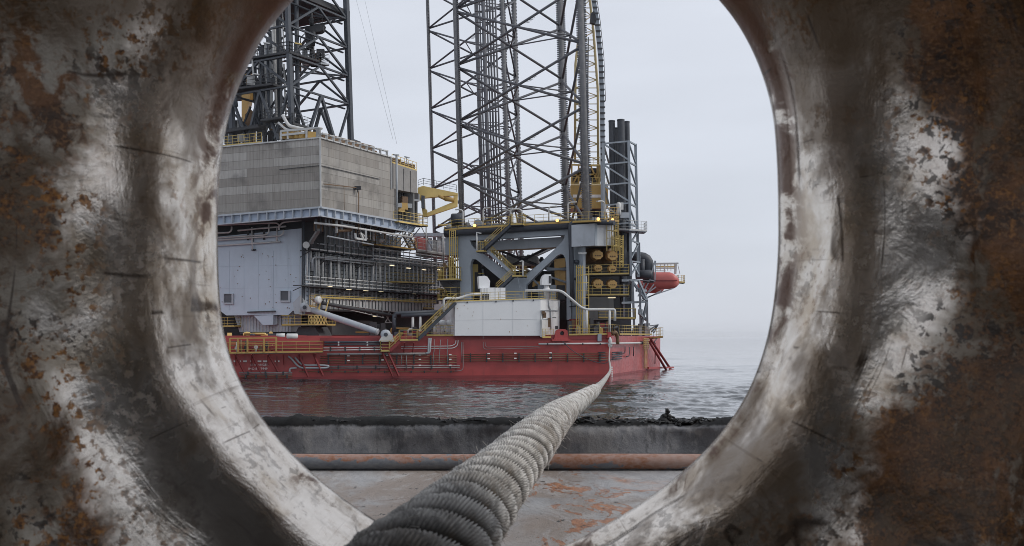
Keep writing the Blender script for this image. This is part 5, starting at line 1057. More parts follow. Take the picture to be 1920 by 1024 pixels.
T = thing('derrick_pipework', 'crowd of dark and pale vertical pipes in the left half of the derrick', 'pipes', W(500, 255, 156))
for px, y0, y1, w, mt in ((523, 240, -10, .75, M_der), (516, 235, 20, .22, M_steelw), (512, 150, 40, .16, M_pipe), (508, 240, 60, .3, M_gpipe), (503, 240, 70, .22, M_der), (498, 225, 80, .14, M_steelw), (494, 235, 85, .3, M_der), (489, 240, 90, .18, M_der), (484, 150, 95, .14, M_pipe), (479, 240, 110, .28, M_der), (474, 150, 105, .14, M_steelw), (531, 110, 20, .12, M_steelw), (527, 130, 20, .1, M_pipe), (436, 260, 180, .12, M_pipe), (431, 260, 190, .5, M_der), (441, 200, 170, .3, M_der), (534, 215, 120, .14, M_steelw), (557, 240, -10, .34, M_der), (518, 200, 110, .14, M_steelw), (486, 255, 160, .62, M_dark), (492, 255, 190, .5, M_gpipe), (505, 200, 140, .85, M_gpipe), (502, 160, 95, .3, M_gpipe), (476, 120, 100, .5, M_steelw)):
    Y_ = 153+random.uniform(0, 9); m = MB(); m.beam(W(px+2.5, y0, Y_), W(px-1.5, y1, Y_), w*.8, w*.8, u) if w > .4 else m.tube(W(px+2, y0, Y_), W(px-1.5, y1, Y_), w, 7); m.build('pipe', mt, T)
for a, b in (((482, 75), (520, 130)), ((520, 75), (470, 130)), ((505, 150), (540, 195)), ((540, 150), (500, 215)), ((425, 200), (470, 245)), ((440, 190), (452, 245)), ((530, 190), (500, 240)), ((500, 230), (522, 262)), ((470, 200), (452, 245)), ((455, 130), (500, 165)), ((470, 165), (505, 130)), ((545, 120), (520, 160)), ((520, 110), (545, 160)), ((478, 215), (500, 262)), ((445, 150), (480, 120)), ((545, 60), (505, 90)), ((500, 60), (545, 105))):
    m = MB(); m.beam(W(*a, 158), W(*b, 158), .24, .24, u); m.build('brace', M_der, T)
random.seed(13)
machinery('dark and rusty drilling gear low in the left half of the derrick', CL, 428, 545, 215, -9, [M_der, M_void, M_der, M_gpipe, M_brown, M_steelw], 40, name='drilling_gear', ybase=262, depth=5, cat='drilling gear')
machinery('small pale valves and drums on the lower derrick walkway', CL, 440, 520, 132, -6, [M_der, M_void, M_gpipe, M_steelw, M_der], 26, name='drilling_gear', ybase=157, depth=4, cat='drilling gear')
machinery('dark machines on the upper derrick walkway right of the near leg', CL, 548, 602, 82, -13, [M_void, M_der, M_brown, M_gpipe], 26, name='drilling_gear', ybase=112, depth=5, cat='drilling gear')
T = thing('crane_pedestal', 'ochre box column and rusty gear seen through the left of the derrick', 'column', W(462, 255, 165)); m = MB(); m.slab([W(*p, 166) for p in ((453, 137), (467, 128), (469, 180), (462, 212), (456, 235), (453, 235))], Vector((0, 2, 0))); m.build('column', M_goldgear, T); m = MB(); m.slab([W(*p, 165) for p in ((459, 215), (470, 205), (476, 212), (470, 232), (461, 232))], Vector((0, 2, 0))); m.build('winch', M_brown, T); m = MB(); m.box(W(466, 250, 165), (2, 2, 3)); m.build('base', M_brown, T); m = MB(); m.slab([W(*p, 168) for p in ((428, 172), (500, 164), (500, 190), (428, 186))], Vector((0, 1, 0))); m.build('dark_panel', M_void, T)
for i, (px, py, lab) in enumerate(((500, 81, 'pale strip lamp above the upper left derrick walkway'), (480, 139, 'pale strip lamp above the lower left derrick walkway'), (559, 82, 'pale strip lamp among machines right of the near derrick leg'))):
    m = MB(); m.beam(W(px-6, py-1, 150), W(px+6, py+1, 150), .3, .16); tag(m.build('strip_light', M_pyel if i == 2 else M_pipe), lab, 'lamp')
for i, (a, b) in enumerate((((668, 0), (737, 262)), ((684, 0), (744, 270)))):
    m = MB(); m.path([W(a[0]-10, -40, 160), W(*a, 160), W(*b, 157)], .018, 5); tag(m.build('guy_wire', M_gpipe), ['left', 'right'][i]+' one of the two thin wires slanting over the roof cabin', 'wire')
HAZE = .00002
# ------------------------------------------------------------------ the near ship: chock, deck, fender, rope
def chock_material():
    b = NB('worn rusty chock steel'); u = b.n('ShaderNodeUVMap'); sep = b.n('ShaderNodeSeparateXYZ'); b.l(u.outputs[0], sep.inputs[0]); vo = sep.outputs[1]
    obj = b.tc.outputs['Object']
    big = b.noise(2.6, 5, .6, obj, .6); med = b.noise(13, 6, .65, obj, .5); fine = b.noise(62, 5, .65, obj); tiny = b.noise(170, 3, .6, obj); mid2 = b.noise(30, 5, .7, obj, .6)
    def uvn(sx, sy, rot, scale=1.5, det=4, dist=.6):
        sm = b.n('ShaderNodeMapping'); sm.inputs['Scale'].default_value = (sx, sy, 1); sm.inputs['Rotation'].default_value = (0, 0, rot); b.l(u.outputs[0], sm.inputs[0]); return b.noise(scale, det, .65, sm.outputs[0], dist)
    scr = uvn(7, 60, .25); scr2 = uvn(60, 8, -.3); smear = uvn(4, 16, .1, 2)
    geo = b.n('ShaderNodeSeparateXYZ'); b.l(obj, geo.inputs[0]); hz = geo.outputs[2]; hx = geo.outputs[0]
    # bare worn steel near the hole, rust further out; shade painted in towards the top
    worn = b.math('ADD', b.ramp(vo, .05, .25), b.math('MULTIPLY', b.math('SUBTRACT', big, .5), 2.2)); worn = b.math('ADD', worn, b.ramp(hz, .48, .95, -.05, .75))  # worn by distance and noise, plus the shade painted in by height
    steel = b.mix(b.ramp(med, .3, .7), (.84, .775, .70), (.62, .555, .48))
    steel = b.mix(b.math('MULTIPLY', b.ramp(b.math('ADD', b.math('MULTIPLY', big, .6), b.math('MULTIPLY', med, .4)), .46, .60), .75), steel, (.50, .40, .29))
    steel = b.mix(b.math('MULTIPLY', b.ramp(scr, .5, .72), .22), steel, (.20, .16, .13))
    steel = b.mix(b.math('MULTIPLY', b.ramp(scr2, .60, .70), .45), steel, (.12, .085, .06))
    bare = b.mix(b.ramp(b.math('ADD', b.math('MULTIPLY', b.noise(3.4, 4, .6, obj, .3), .7), b.math('MULTIPLY', med, .3)), .46, .56), (.15, .105, .065), (.40, .36, .30)); bare = b.mix(b.math('MULTIPLY', b.ramp(med, .45, .62), .5), bare, (.18, .13, .08)); rusty = b.mix(b.ramp(med, .35, .62), (.20, .088, .032), (.055, .028, .014)); rusty = b.mix(b.math('MULTIPLY', b.ramp(tiny, .5, .65), .6), rusty, (.31, .155, .06))
    grime = b.mix(b.ramp(b.math('ADD', b.math('MULTIPLY', b.noise(5.5, 5, .62, b.coord((1, 1, .55)), .5), .7), b.math('MULTIPLY', mid2, .3)), .478, .53), bare, rusty)
    spots = b.math('MULTIPLY', b.ramp(fine, .52, .57), b.ramp(b.noise(8, 4, .6, obj, .3), .46, .56))
    orange = b.mix(b.ramp(tiny, .35, .65), (.36, .16, .04), (.09, .035, .015))
    c = b.mix(b.ramp(b.math('ADD', worn, b.math('MULTIPLY', b.math('SUBTRACT', med, .5), .9)), .35, .75), steel, grime)
    c = b.mix(b.math('MULTIPLY', spots, b.ramp(worn, -.1, .5, .10, .95)), c, orange)
    dark = b.math('MULTIPLY', b.ramp(b.noise(55, 4, .65, obj, .4), .535, .575), b.ramp(b.noise(6, 3, .5, obj), .47, .56)); dark = b.math('MULTIPLY', dark, b.ramp(worn, .1, .5, .35, 1))
    c = b.mix(b.math('MULTIPLY', dark, .85), c, (.035, .026, .020))
    film_shade = b.ramp(b.math('ADD', b.math('ADD', b.math('MULTIPLY', b.noise(4.2, 5, .6, b.coord((1, 1, .6)), .5), .8), b.math('MULTIPLY', med, .2)), b.ramp(hz, .50, .95, 0, .17)), .50, .62); c = b.mix(b.math('MULTIPLY', film_shade, .72), c, (.125, .075, .036))  # brown grime by noise, with overhead shade painted in towards the top
    spk = b.math('MULTIPLY', b.math('MULTIPLY', b.ramp(b.noise(75, 5, .7, obj, .3), .50, .56), b.ramp(b.noise(4.4, 5, .65, b.coord((1, 1, .5)), .3), .42, .56)), b.ramp(vo, .05, .20, .0, 1)); c = b.mix(b.math('MULTIPLY', spk, .85), c, b.mix(b.ramp(tiny, .4, .6), (.19, .085, .03), (.045, .025, .014)))
    rim = b.math('MULTIPLY', b.math('SUBTRACT', 1, b.ramp(vo, .008, .022)), b.ramp(b.math('ADD', med, b.ramp(hz, .3, 1.1, -.12, .12)), .44, .54)); c = b.mix(b.math('MULTIPLY', rim, .85), c, (.17, .085, .055))
    def line(n, w, lo, hi, ms):
        d_ = b.math('ABSOLUTE', b.math('SUBTRACT', n, .5)); return b.math('MULTIPLY', b.math('SUBTRACT', 1, b.ramp(d_, 0, w)), b.ramp(b.noise(ms, 2, .5, obj), lo, hi))
    crack = b.math('MAXIMUM', line(uvn(4.5, .9, .12, 1, 1, .15), .006, .57, .60, 4.1), line(uvn(9, 1.2, -.22, 1, 1, .1), .010, .62, .65, 9.3)); crack = b.math('MAXIMUM', crack, line(uvn(1.2, 22, .06, 1, 1, .1), .014, .58, .63, 6.7))
    c = b.mix(b.math('MULTIPLY', crack, .85), c, (.06, .04, .028))
    met = b.math('MULTIPLY', b.math('MULTIPLY', b.math('SUBTRACT', 1, b.math('MULTIPLY', film_shade, .6)), b.math('SUBTRACT', 1, b.ramp(worn, .3, .9))), b.math('SUBTRACT', 1, b.math('MAXIMUM', dark, rim)))
    h = b.math('ADD', b.math('MULTIPLY', med, .45), b.math('MULTIPLY', b.math('MULTIPLY', fine, worn), .45)); nm = b.bump(h, .008, .5); nm = b.bump(scr, .0012, .5, nm); nm = b.bump(b.math('ADD', spots, crack), .004, -.6, nm)
    b.set(Base_Color=c, Roughness=b.ramp(b.math('ADD', worn, spots), 0, 1, .20, .38), Metallic=b.math('ADD', b.math('MULTIPLY', met, .66), .22), Normal=nm); return b.m
YK = 1.60
cont = [(535, 0), (487, 62), (452, 130), (424, 205), (408, 290), (402, 380), (402, 470), (405, 550), (413, 620), (431, 685), (461, 745), (502, 805), (553, 862), (612, 915), (685, 968), (770, 1020), (860, 1056), (950, 1062), (1035, 1035), (1115, 998), (1200, 948), (1280, 888), (1342, 828), (1390, 765), (1424, 695), (1446, 620), (1458, 545), (1464, 460), (1464, 370), (1461, 280), (1453, 200), (1434, 130), (1404, 62), (1362, 0), (1300, -60), (1215, -115), (1100, -150), (950, -160), (800, -150), (690, -115), (600, -60)]
def closed_spline(P, n):
    P = np.array(P, float); m = len(P); seg = np.linalg.norm(np.roll(P, -1, 0)-P, axis=1); out_ = []
    cum = np.concatenate([[0], np.cumsum(seg)]); tot = cum[-1]
    for s_ in np.arange(n)/n*tot:
        i = min(np.searchsorted(cum, s_, 'right')-1, m-1); t = (s_-cum[i])/seg[i]; p0, p1, p2, p3 = P[i-1], P[i], P[(i+1) % m], P[(i+2) % m]
        out_.append(.5*((2*p1)+(-p0+p2)*t+(2*p0-5*p1+4*p2-p3)*t*t+(-p0+3*p1-3*p2+p3)*t**3))
    return np.array(out_), tot
NA = 480
C2, tot = closed_spline(cont, NA)
C2 = np.stack([(C2[:, 0]-960)*YK/F, EYE+(HOR-C2[:, 1])*YK/F], -1)
# smooth
for _ in range(10): C2 = .5*C2+.25*(np.roll(C2, 1, 0)+np.roll(C2, -1, 0))
tg = np.roll(C2, -3, 0)-np.roll(C2, 3, 0); tg /= np.linalg.norm(tg, axis=1)[:, None]; nr = np.stack([-tg[:, 1], tg[:, 0]], -1)
cen = np.array([0, EYE+.05]); 
if (nr*(C2-C2.mean(0))).sum() < 0: nr = -nr
for _ in range(30): nr = .5*nr+.25*(np.roll(nr, 1, 0)+np.roll(nr, -1, 0)); 
nr /= np.linalg.norm(nr, axis=1)[:, None]
prof = [(.30, -.16), (.16, -.15), (.07, -.12), (.025, -.08), (.006, -.04), (.0, -.012), (.0, .004), (.003, .016), (.010, .024), (.014, .034), (.0165, .048)]
R1 = .22
for k in range(1, 30):
    t = math.radians(6+k*2.75); prof.append((.0165+R1*(1-math.cos(t))-R1*(1-math.cos(math.radians(6))),   .048+R1*.95*(math.sin(t)-math.sin(math.radians(6)))))
o0, d0 = prof[-1]
for k in range(1, 26): s_ = k/25; prof.append((o0+.38*s_, d0+.035*s_-.02*s_*s_+.012*math.sin(s_*9)))
o1, d1 = prof[-1]
prof += [(o1+.02, d1-.03), (o1+.02, d1-.4)]
arc = 0; us = np.arange(NA)/NA*tot*YK/F
vs = []; uvv = []
for (o_, d_) in prof:
    for i in range(NA):
        # right side of the casting turns less towards the viewer than the left
        x, z = C2[i]+nr[i]*o_; bump_ = 0
        if d_ > .05: bump_ = .011*math.sin(x*15+z*6+2)*math.sin(z*12-x*5)+.004*math.sin(x*33+1)*math.sin(z*29+1)
        vs.append((x+nr[i][0]*bump_*.6, YK-d_-bump_, z+nr[i][1]*bump_*.6)); uvv.append((us[i], o_))
np_ = len(prof)
fs = [(j*NA+i, j*NA+(i+1) % NA, (j+1)*NA+(i+1) % NA, (j+1)*NA+i) for j in range(np_-1) for i in range(NA)]
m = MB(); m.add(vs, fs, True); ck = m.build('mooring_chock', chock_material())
uv = ck.data.uv_layers.new(name='uv')
vi = np.zeros(len(ck.data.loops), int); ck.data.loops.foreach_get('vertex_index', vi); uv.data.foreach_set('uv', np.array(uvv)[vi].ravel())
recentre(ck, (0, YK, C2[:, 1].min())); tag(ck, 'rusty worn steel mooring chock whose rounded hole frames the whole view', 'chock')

# bulwark around the chock, deck, unseen roof added to shade the chock
def deck_material():
    b = NB('worn grey deck paint'); v = b.coord((1.15, .55, 1)); n1 = b.noise(1.1, 5, .6, v, .5); n2 = b.noise(5, 6, .7, v, .8); n3 = b.noise(28, 5, .65, v); n4 = b.noise(90, 4, .6, v)
    c = b.mix(b.ramp(n2, .3, .7), (.24, .24, .245), (.36, .355, .35)); c = b.mix(b.math('MULTIPLY', b.ramp(n4, .5, .7), .35), c, (.16, .15, .145))
    sx = b.n('ShaderNodeSeparateXYZ'); b.l(v, sx.inputs[0]); side = b.ramp(sx.outputs[0], -.45, .65, -.10, .06); c = b.mix(b.math('MULTIPLY', b.ramp(n1, .40, .58), .7), c, (.20, .145, .105)); c = b.mix(b.math('MULTIPLY', b.ramp(b.noise(2.3, 6, .7, v, 1.2), .5, .64), .6), c, (.40, .395, .39))
    r = b.math('MULTIPLY', b.ramp(b.math('ADD', b.math('ADD', b.math('MULTIPLY', n2, .75), b.math('MULTIPLY', n3, .25)), side), .553, .561), b.ramp(n1, .38, .50)); rc = b.mix(b.ramp(n3, .35, .65), (.40, .175, .08), (.22, .095, .045))
    c = b.mix(r, c, rc); sp_ = b.math('MULTIPLY', b.ramp(n3, .635, .655), b.ramp(n1, .44, .54)); c = b.mix(sp_, c, (.03, .028, .026))
    vz = b.n('ShaderNodeTexVoronoi', i_Scale=1.1, feature='DISTANCE_TO_EDGE'); wp = b.n('ShaderNodeVectorMath', operation='ADD'); nn = b.n('ShaderNodeTexNoise', i_Scale=4., i_Detail=4.); b.l(v, nn.inputs['Vector']); sc_ = b.n('ShaderNodeVectorMath', operation='SCALE'); sc_.inputs['Scale'].default_value = .5; b.l(nn.outputs['Color'], sc_.inputs[0]); b.l(v, wp.inputs[0]); b.l(sc_.outputs[0], wp.inputs[1]); b.l(wp.outputs[0], vz.inputs['Vector'])
    ckk = b.math('MULTIPLY', b.math('SUBTRACT', 1, b.ramp(vz.outputs['Distance'], 0, .012)), b.ramp(n1, .46, .5)); c = b.mix(b.math('MULTIPLY', ckk, .6), c, (.12, .07, .05))
    c = b.mix(b.math('MULTIPLY', b.ramp(b.noise(140, 3, .7, v), .55, .7), .5), c, (.07, .065, .06)); b.set(Base_Color=c, Roughness=b.ramp(n1, .4, .6, .38, .72), Normal=b.bump(n3, .006, .8, b.bump(b.math('ADD', b.math('MULTIPLY', r, -.8), n2), .015, .8))); return b.m
M_deck = deck_material()
ZD = 5.262
m = MB(); m.box((0, 3.75, ZD-.15), (9, 5.2, .3)); dk = m.build('ship_deck', M_deck); dk['kind'] = 'structure'
m = MB(); m.box((0, 3.6, 1.0), (9, 5.0, 7.8)); q = m.build('ship_side', M_void); q['kind'] = 'structure'
def rust_pipe_material():
    b = NB('rusty grey pipe paint'); v = b.coord((.6, 1, 1)); n2 = b.noise(7, 6, .7, v, .5); n3 = b.noise(45, 5, .65, v); n1 = b.noise(1.5, 3, .5, v)
    geo = b.n('ShaderNodeNewGeometry'); s_ = b.n('ShaderNodeSeparateXYZ'); b.l(b.tc.outputs['Object'], s_.inputs[0]); up = b.ramp(s_.outputs[2], -.03, .04, -.12, .10); xx = b.ramp(s_.outputs[0], -1, 1.2, -.04, .1)
    f = b.ramp(b.math('ADD', b.math('ADD', b.math('ADD', n2, b.math('MULTIPLY', b.math('SUBTRACT', n3, .5), .4)), up), xx), .47, .53); grey = b.mix(b.ramp(n3, .3, .7), (.13, .14, .16), (.20, .205, .21)); ru = b.mix(b.ramp(n3, .35, .7), (.33, .21, .17), (.25, .10, .045)); ru = b.mix(b.ramp(n1, .5, .62), ru, (.36, .27, .235))
    b.set(Base_Color=b.mix(f, grey, ru), Roughness=.55, Normal=b.bump(n3, .004, .5)); return b.m
m = MB(); m.path([(x, 5.6, 5.307+.0015*math.sin(x*3)) for x in np.linspace(-4, 4, 40)], .044, 20); rp = m.build('rusty_pipe', rust_pipe_material()); recentre(rp, (0, 5.6, 5.307)); tag(rp, 'rusty horizontal pipe rail lying across the deck under the rope', 'pipe')
def fender_material():
    b = NB('scuffed black rubber'); v = b.coord((1, 1, .8)); n1 = b.noise(2.2, 5, .55, v, 0); n2 = b.noise(30, 5, .7, v); n3 = b.noise(3.1, 6, .7, v)
    c = b.mix(b.ramp(n1, .38, .62), (.07, .07, .075), (.15, .15, .158)); c = b.mix(b.math('MULTIPLY', b.ramp(n2, .56, .7), .5), c, (.02, .02, .02)); c = b.mix(b.math('MULTIPLY', b.ramp(n3, .48, .60), .55), c, (.25, .24, .23)); c = b.mix(b.math('MULTIPLY', b.ramp(b.noise(9, 6, .72, b.coord((1.6, 1, .5)), 0), .52, .66), .6), c, (.03, .03, .032))
    s_ = b.n('ShaderNodeSeparateXYZ'); b.l(b.tc.outputs['Object'], s_.inputs[0]); top = b.ramp(b.math('ADD', s_.outputs[2], b.math('ADD', b.math('MULTIPLY', b.math('SUBTRACT', n2, .5), .03), b.math('MULTIPLY', b.math('SUBTRACT', n3, .5), .05))), .150, .170); c = b.mix(b.math('MULTIPLY', top, .95), c, (.012, .012, .012))
    b.set(Base_Color=c, Roughness=b.math('MAXIMUM', b.ramp(n1, .3, .7, .42, .65), b.math('MULTIPLY', top, .95)), Specular_IOR_Level=b.math('SUBTRACT', .5, b.math('MULTIPLY', top, .4)), Normal=b.bump(n2, .008, .8)); return b.m
M_fend = fender_material()
rng = np.random.default_rng(4)
def noise1(x, seed, octv=6, f0=.7):
    r = np.random.default_rng(seed); y = 0
    for k in range(octv): y = y+np.sin(x*f0*2**k*2*math.pi+r.random()*6.3)*.5**k*(.6+r.random()*.8)
    return y
m = MB(); nx = 900; xs = np.linspace(-4, 4, nx); pf = [(-.02, 0), (-.005, .04), (0, .09), (.004, .13), (.012, .155), (.035, .172), (.08, .182), (.14, .186), (.22, .184), (.30, .178), (.36, .165), (.40, .14), (.42, .10), (.42, -.05)]
vs = []; e1 = noise1(xs, 1, 7, .35)*.009; e2 = noise1(xs, 2, 8, 1.5)*.006; e3 = noise1(xs, 12, 7, 1.1)*.010; e4 = noise1(xs, 13, 7, .8)*.010; rr = rng.random(nx)
jag = np.convolve(rng.random(nx)**4, np.ones(5)/5, 'same')*.034*np.clip(.6+noise1(xs, 9, 4, .5), 0, 1)
for i, x in enumerate(xs):
    for j, (dy, dz) in enumerate(pf):
        k = max(0, (dz-.10)/.08) if dz < .5 else 0; vs.append((x, 5.93+dy+e3[i]*min(1, j/3)+(e4[i] if 3 < j < 8 else 0)+.006*math.sin(x*7+j*.8)+(.004*math.sin(x*41+j*2.1) if 2 < j < 9 else 0), 5.315+dz+(e1[i]+e2[i]+jag[i]*(1 if j in (5, 6, 8) else .4))*min(1, k)))
n = len(pf); m.add(vs, [(i*n+j, (i+1)*n+j, (i+1)*n+j+1, i*n+j+1) for i in range(nx-1) for j in range(n-1)], True); fd = m.build('rubber_fender', M_fend); recentre(fd, (0, 5.93, 5.315)); tag(fd, 'long scuffed black rubber fender along the ship edge before the water', 'fender')
lump0 = 0
m = MB(); m.slab([(-4, 5.90, 5.262), (4, 5.90, 5.262), (4, 5.90, 5.318), (-4, 5.90, 5.318)], Vector((0, .3, 0))); q = m.build('fender_base', M_void); q['kind'] = 'structure'
def lump(px, py, w, h, lab, seed, Y=6.05):
    r = np.random.default_rng(seed); bm = bmesh.new(); bmesh.ops.create_icosphere(bm, subdivisions=4, radius=1); c = W(px, py-3.5, Y); sx, sz = w/2*Y/F, h/2*Y/F; ph = r.random(12)*6.3
    for v in bm.verts:
        p = v.co.copy(); f = 1+.28*math.sin(p.x*4+ph[0])*math.sin(p.z*5+ph[1])+.2*math.sin(p.x*9+ph[2])*math.sin(p.y*8+ph[3])+.16*math.sin(p.z*15+ph[4])*math.sin(p.x*17+ph[5])+.1*math.sin(p.x*31+ph[6])*math.sin(p.z*29+ph[7]+p.y*9)
        v.co = Vector((p.x*f*sx, p.y*f*.06, p.z*f*sz))
    me = bpy.data.meshes.new('rubber_scrap'); bm.to_mesh(me); bm.free(); me.materials.append(M_scrap); o = bpy.data.objects.new('rubber_scrap', me); COL.objects.link(o); o.location = c; tag(o, lab, 'rubber scrap'); return o
b_ = NB('charred tar black'); b_.set(Base_Color=(.014, .014, .014), Roughness=.6, Normal=b_.bump(b_.noise(60, 4, .6), .01, .8)); M_scrap = b_.m
rg = np.random.default_rng(17); m = MB()
for _ in range(420):
    xx_ = rg.uniform(-2.2, 2.4)+0; q_ = Vector((xx_, 5.97+rg.uniform(0, .25), 5.315+.178+rg.uniform(-.008, .010))); k_ = rg.uniform(.004, .017)*(1.5 if rg.random() < .1 else 1)
    P_ = [q_+Vector(rg.normal(0, k_*.8, 3)*np.array([1.6, 1, .55])) for _ in range(4)]; m.path(P_, [k_*.35, k_*.6, k_*.5, k_*.15], 6)
te = m.build('torn_edge', M_scrap, fd); te['kind'] = 'stuff'
T = thing('torn_rubber', 'tallest torn black rubber scrap sticking up at the right of the fender', 'rubber scrap', W(1250, 795, 6.05))
def blob(parent, pts, rads, seed):
    r = np.random.default_rng(seed); m = MB(); P = [W(x, y, 6.05) for x, y in pts]; Q = []; RR = []
    for (a, b, ra, rb) in zip(P, P[1:], rads, rads[1:]):
        for k in range(6): t = k/6; Q.append(a.lerp(b, t)+Vector(r.normal(0, .0022, 3))); RR.append(lerp(ra, rb, t)*r.uniform(.65, 1.35)*6.05/F)
    Q.append(P[-1]); RR.append(rads[-1]*.5*6.05/F); m.path(Q, RR, 9); return m.build('torn_strip', M_scrap, parent)
blob(T, [(1236, 800), (1243, 785), (1249, 776), (1254, 768)], [9, 6, 3.5, 4.5], 1); blob(T, [(1249, 776), (1256, 782), (1254, 793)], [3, 4, 6], 2); blob(T, [(1226, 798), (1245, 792), (1268, 798)], [6, 9, 6], 3)
for px, py, w, h, lab, sd in ((1296, 796, 46, 17, 'low ragged rubber scrap right of the tallest one', 4), (1316, 803, 30, 22, 'round black rubber lump at the right end of the fender', 5), (1274, 797, 26, 16, 'small rubber lump just right of the tallest scrap', 6), (1216, 798, 44, 15, 'low rubber lump left of the tallest scrap', 7), (1168, 799, 34, 12, 'small rubber lump between the rope and the tall scrap', 8), (700, 799, 70, 13, 'flat dark rubber lump on the left part of the fender', 9), (1015, 774, 5, 8, 'tiny black crumb against the left edge of the rope', 10)):
    lump(px, py, w, h, lab, sd) if px != 1015 else lump(px, py, w, h, lab, sd, 4.9)
M_tan = paint('tan paint of unseen pieces', (.40, .33, .26), .7, .4, .1)  # tone picked for its reflection in the chock, on unseen pieces only
# bulwark plate and unseen roof, plates and deck added to shade the chock
def ring_plate(): pass
m = MB(); zc = EYE+.05
for x0, x1, z0, z1 in ((-6, -1.10, 4.7, 8.0), (1.10, 6, 4.7, 8.0)): m.box(((x0+x1)/2, 1.42, (z0+z1)/2), (x1-x0, .05, z1-z0))
m.box((0, 1.42, 7.5), (2.19, .05, .99)); bw = m.build('bulwark', M_brown); recentre(bw, (0, 1.42, 4.7)); tag(bw, 'rusty bulwark plating around the mooring chock, out of view', 'bulwark')
m = MB(); m.box((0, -.1, 6.575), (9, 3.06, .12)); sh = m.build('unseen_shade_roof', M_void); sh['kind'] = 'structure'  # unseen roof, added to keep the upper chock dark
for sx, lab in ((-1, 'left'), (1, 'right')):
    m = MB(); m.box((sx*1.02, .95, 5.8), (.06, .9, 1.8)); tag(m.build('unseen_shade_plate', M_tan), lab+' unseen plate added to give the chock its dark band', 'plate')  # unseen side plates, added so the chock mirrors a dark band
m = MB(); m.box((0, -.2, 4.45), (9, 3.2, .2)); sh = m.build('unseen_added_deck', M_tan); sh['kind'] = 'structure'  # unseen deck, sized and toned for the dark band low on the chock

# rope
def rope_material():
    b = NB('grey served mooring rope'); u = b.n('ShaderNodeUVMap'); v = b.tc.outputs['Object']; n1 = b.noise(6, 5, .6, v); n2 = b.noise(40, 5, .65, v); n3 = b.noise(2.0, 3, .5, v)
    s_ = b.n('ShaderNodeSeparateXYZ'); b.l(u.outputs[0], s_.inputs[0]); a = s_.outputs[0]; hh = s_.outputs[1]
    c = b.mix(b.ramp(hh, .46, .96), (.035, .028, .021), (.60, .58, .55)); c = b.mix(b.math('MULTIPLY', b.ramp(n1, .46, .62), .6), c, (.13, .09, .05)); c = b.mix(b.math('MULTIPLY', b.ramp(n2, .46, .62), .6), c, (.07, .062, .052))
    b.set(Base_Color=c, Roughness=.75, Normal=b.bump(n2, .002, .6)); return b.m
M_fibre = paint('pale loose fibre', (.45, .43, .40), .8, .3, 0, 20)
kp = [(-3.0, -.55, 5.55), (.0, -.268, 5.705), (1.0, -.160, 5.70), (1.84, -.088, 5.672), (2.7, -.006, 5.652), (3.3, .062, 5.648), (4.9, .208, 5.602), (7.2, .437, 5.512), (10.9, .838, 5.383), (19, 1.61, 5.05), (38, 3.55, 4.48), (70, 6.8, 3.80), (100, 9.6, 3.72), (128, 12.3, 4.05), (149.5, 14.45, 4.75)]
ky = np.array([k[0] for k in kp]); kx = np.array([k[1] for k in kp]); kz = np.array([k[2] for k in kp])
def pchip(x, y, q):
    h = np.diff(x); dl_ = np.diff(y)/h; d = np.zeros_like(y); d[1:-1] = (dl_[:-1]*h[1:]+dl_[1:]*h[:-1])/(h[1:]+h[:-1]); d[0] = dl_[0]; d[-1] = dl_[-1]
    i = np.clip(np.searchsorted(x, q)-1, 0, len(x)-2); t = (q-x[i])/h[i]; return (2*t**3-3*t**2+1)*y[i]+(t**3-2*t**2+t)*h[i]*d[i]+(-2*t**3+3*t**2)*y[i+1]+(t**3-t**2)*h[i]*d[i+1]
RR0 = .0745; PITCH = .16; RIB = 78; NS = 5
ys = np.concatenate([np.arange(-3, .8, .03), np.arange(.8, 2.6, .004), np.arange(2.6, 6, .007), np.arange(6, 16, .018), np.arange(16, 149.5, .6), [149.5]])
px_, pz_ = pchip(ky, kx, ys), pchip(ky, kz, ys); P3 = np.stack([px_, ys, pz_], -1); T3 = np.gradient(P3, axis=0); T3 /= np.linalg.norm(T3, axis=1)[:, None]
A3 = np.cross(T3, [0, 0, 1.]); A3 /= np.linalg.norm(A3, axis=1)[:, None]; B3 = np.cross(A3, T3)
sl = np.concatenate([[0], np.cumsum(np.linalg.norm(np.diff(P3, axis=0), axis=1))]); NT = 252
th = np.arange(NT)/NT*2*math.pi
S2, TH = np.meshgrid(sl, th, indexing='ij')
det = np.clip((16-ys)/2, 0, 1)*np.clip((ys-.6)*3, 0, 1)
tilt = .6*np.sin(TH*1+.6)                        # serving turns lean as on the real rope
ph = S2/PITCH+TH/(2*math.pi)*NS+.07*np.sin(S2*9)+.05*np.sin(TH*3+S2*4)
fr = ph-np.floor(ph); prof_ = np.sqrt(np.clip(1-(2*fr-1)**2, 0, 1)); turn = np.floor(ph)
rib = .5+.5*np.sin(TH*RIB*1+(fr-.5)*3.0+turn*2.1+.8*np.sin(S2*23+turn)); rib = rib**.7; ribf = np.clip(1.3-ys/7, .15, 1)[:, None]
wob = 1+.03*np.sin((turn % NS)*2.3)+.015*np.sin(TH*3+S2*2)+.012*np.sin(S2*5.3)
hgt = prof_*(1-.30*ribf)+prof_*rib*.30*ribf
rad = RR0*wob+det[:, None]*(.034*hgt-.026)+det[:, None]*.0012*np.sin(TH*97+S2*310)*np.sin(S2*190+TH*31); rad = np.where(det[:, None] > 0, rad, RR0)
co = P3[:, None]+(A3[:, None]*np.cos(TH)[..., None]+B3[:, None]*np.sin(TH)[..., None])*rad[..., None]
nn_, mm_ = S2.shape; i = np.arange(nn_-1)[:, None]*mm_; j = np.arange(mm_)[None]; j2 = (j+1) % mm_
fc = np.stack([i+j, i+mm_+j, i+mm_+j2, i+j2], -1).reshape(-1, 4)
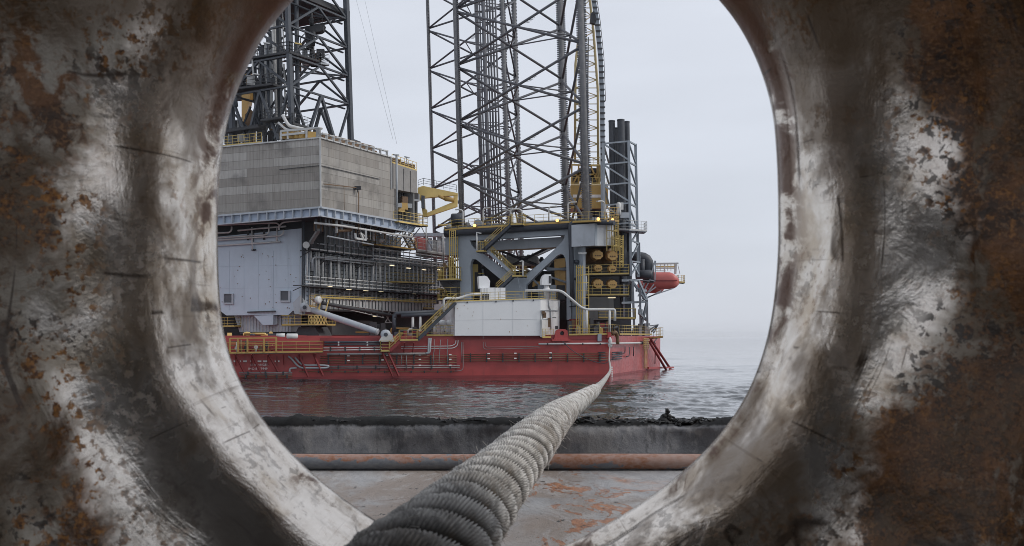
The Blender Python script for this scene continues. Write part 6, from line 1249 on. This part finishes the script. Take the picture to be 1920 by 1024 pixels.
me = bpy.data.meshes.new('mooring_rope'); me.vertices.add(nn_*mm_); co0 = co.reshape(-1, 3)-np.array([-.268, 0, 5.705]); me.vertices.foreach_set('co', co0.ravel()); me.loops.add(fc.size); me.loops.foreach_set('vertex_index', fc.ravel()); me.polygons.add(len(fc)); me.polygons.foreach_set('loop_start', np.arange(len(fc))*4); me.polygons.foreach_set('loop_total', np.full(len(fc), 4)); me.polygons.foreach_set('use_smooth', np.ones(len(fc), bool)); me.update()
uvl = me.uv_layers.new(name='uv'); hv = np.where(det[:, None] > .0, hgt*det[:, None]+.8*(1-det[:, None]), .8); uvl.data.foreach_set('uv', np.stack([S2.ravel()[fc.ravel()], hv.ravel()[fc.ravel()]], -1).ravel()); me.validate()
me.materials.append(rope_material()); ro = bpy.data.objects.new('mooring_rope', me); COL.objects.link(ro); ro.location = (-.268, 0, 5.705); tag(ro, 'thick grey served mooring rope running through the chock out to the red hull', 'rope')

# loose fibres standing off the rope
r_ = np.random.default_rng(8); m = MB()
for _ in range(700):
    i_ = int(r_.integers(int(np.searchsorted(ys, 1.1)), int(np.searchsorted(ys, 5.5)))); t_ = r_.random()*2*math.pi; j_ = int(t_/(2*math.pi)*NT) % NT
    p_ = Vector(co[i_, j_]); n_ = Vector(A3[i_]*math.cos(t_)+B3[i_]*math.sin(t_)); q_ = Vector(r_.normal(0, 1, 3)).normalized(); L_ = r_.uniform(.006, .022)
    m.path([p_-n_*.002, p_+(n_*.6+q_*.6)*L_*.5, p_+(n_*.5+q_*1.3)*L_+Vector((0, 0, -.002))], r_.uniform(.0004, .0009), 3, caps=False)
m.build('frayed_fibres', M_fibre, ro, fix=False)['kind'] = 'stuff'
# sea air: a thin even haze round everything
hb = MB(); hb.box((0, 0, 48.4), (54000, 54000, 99.2)); b_ = bpy.data.materials.new('sea air'); b_.use_nodes = True; t_ = b_.node_tree; t_.nodes.clear()
o_ = t_.nodes.new('ShaderNodeOutputMaterial'); pv = t_.nodes.new('ShaderNodeVolumePrincipled'); pv.inputs['Color'].default_value = (.97, .985, 1, 1); pv.inputs['Density'].default_value = HAZE; pv.inputs['Anisotropy'].default_value = .2
t_.links.new(pv.outputs[0], o_.inputs['Volume']); hz_ = hb.build('haze', b_); hz_['kind'] = 'stuff'
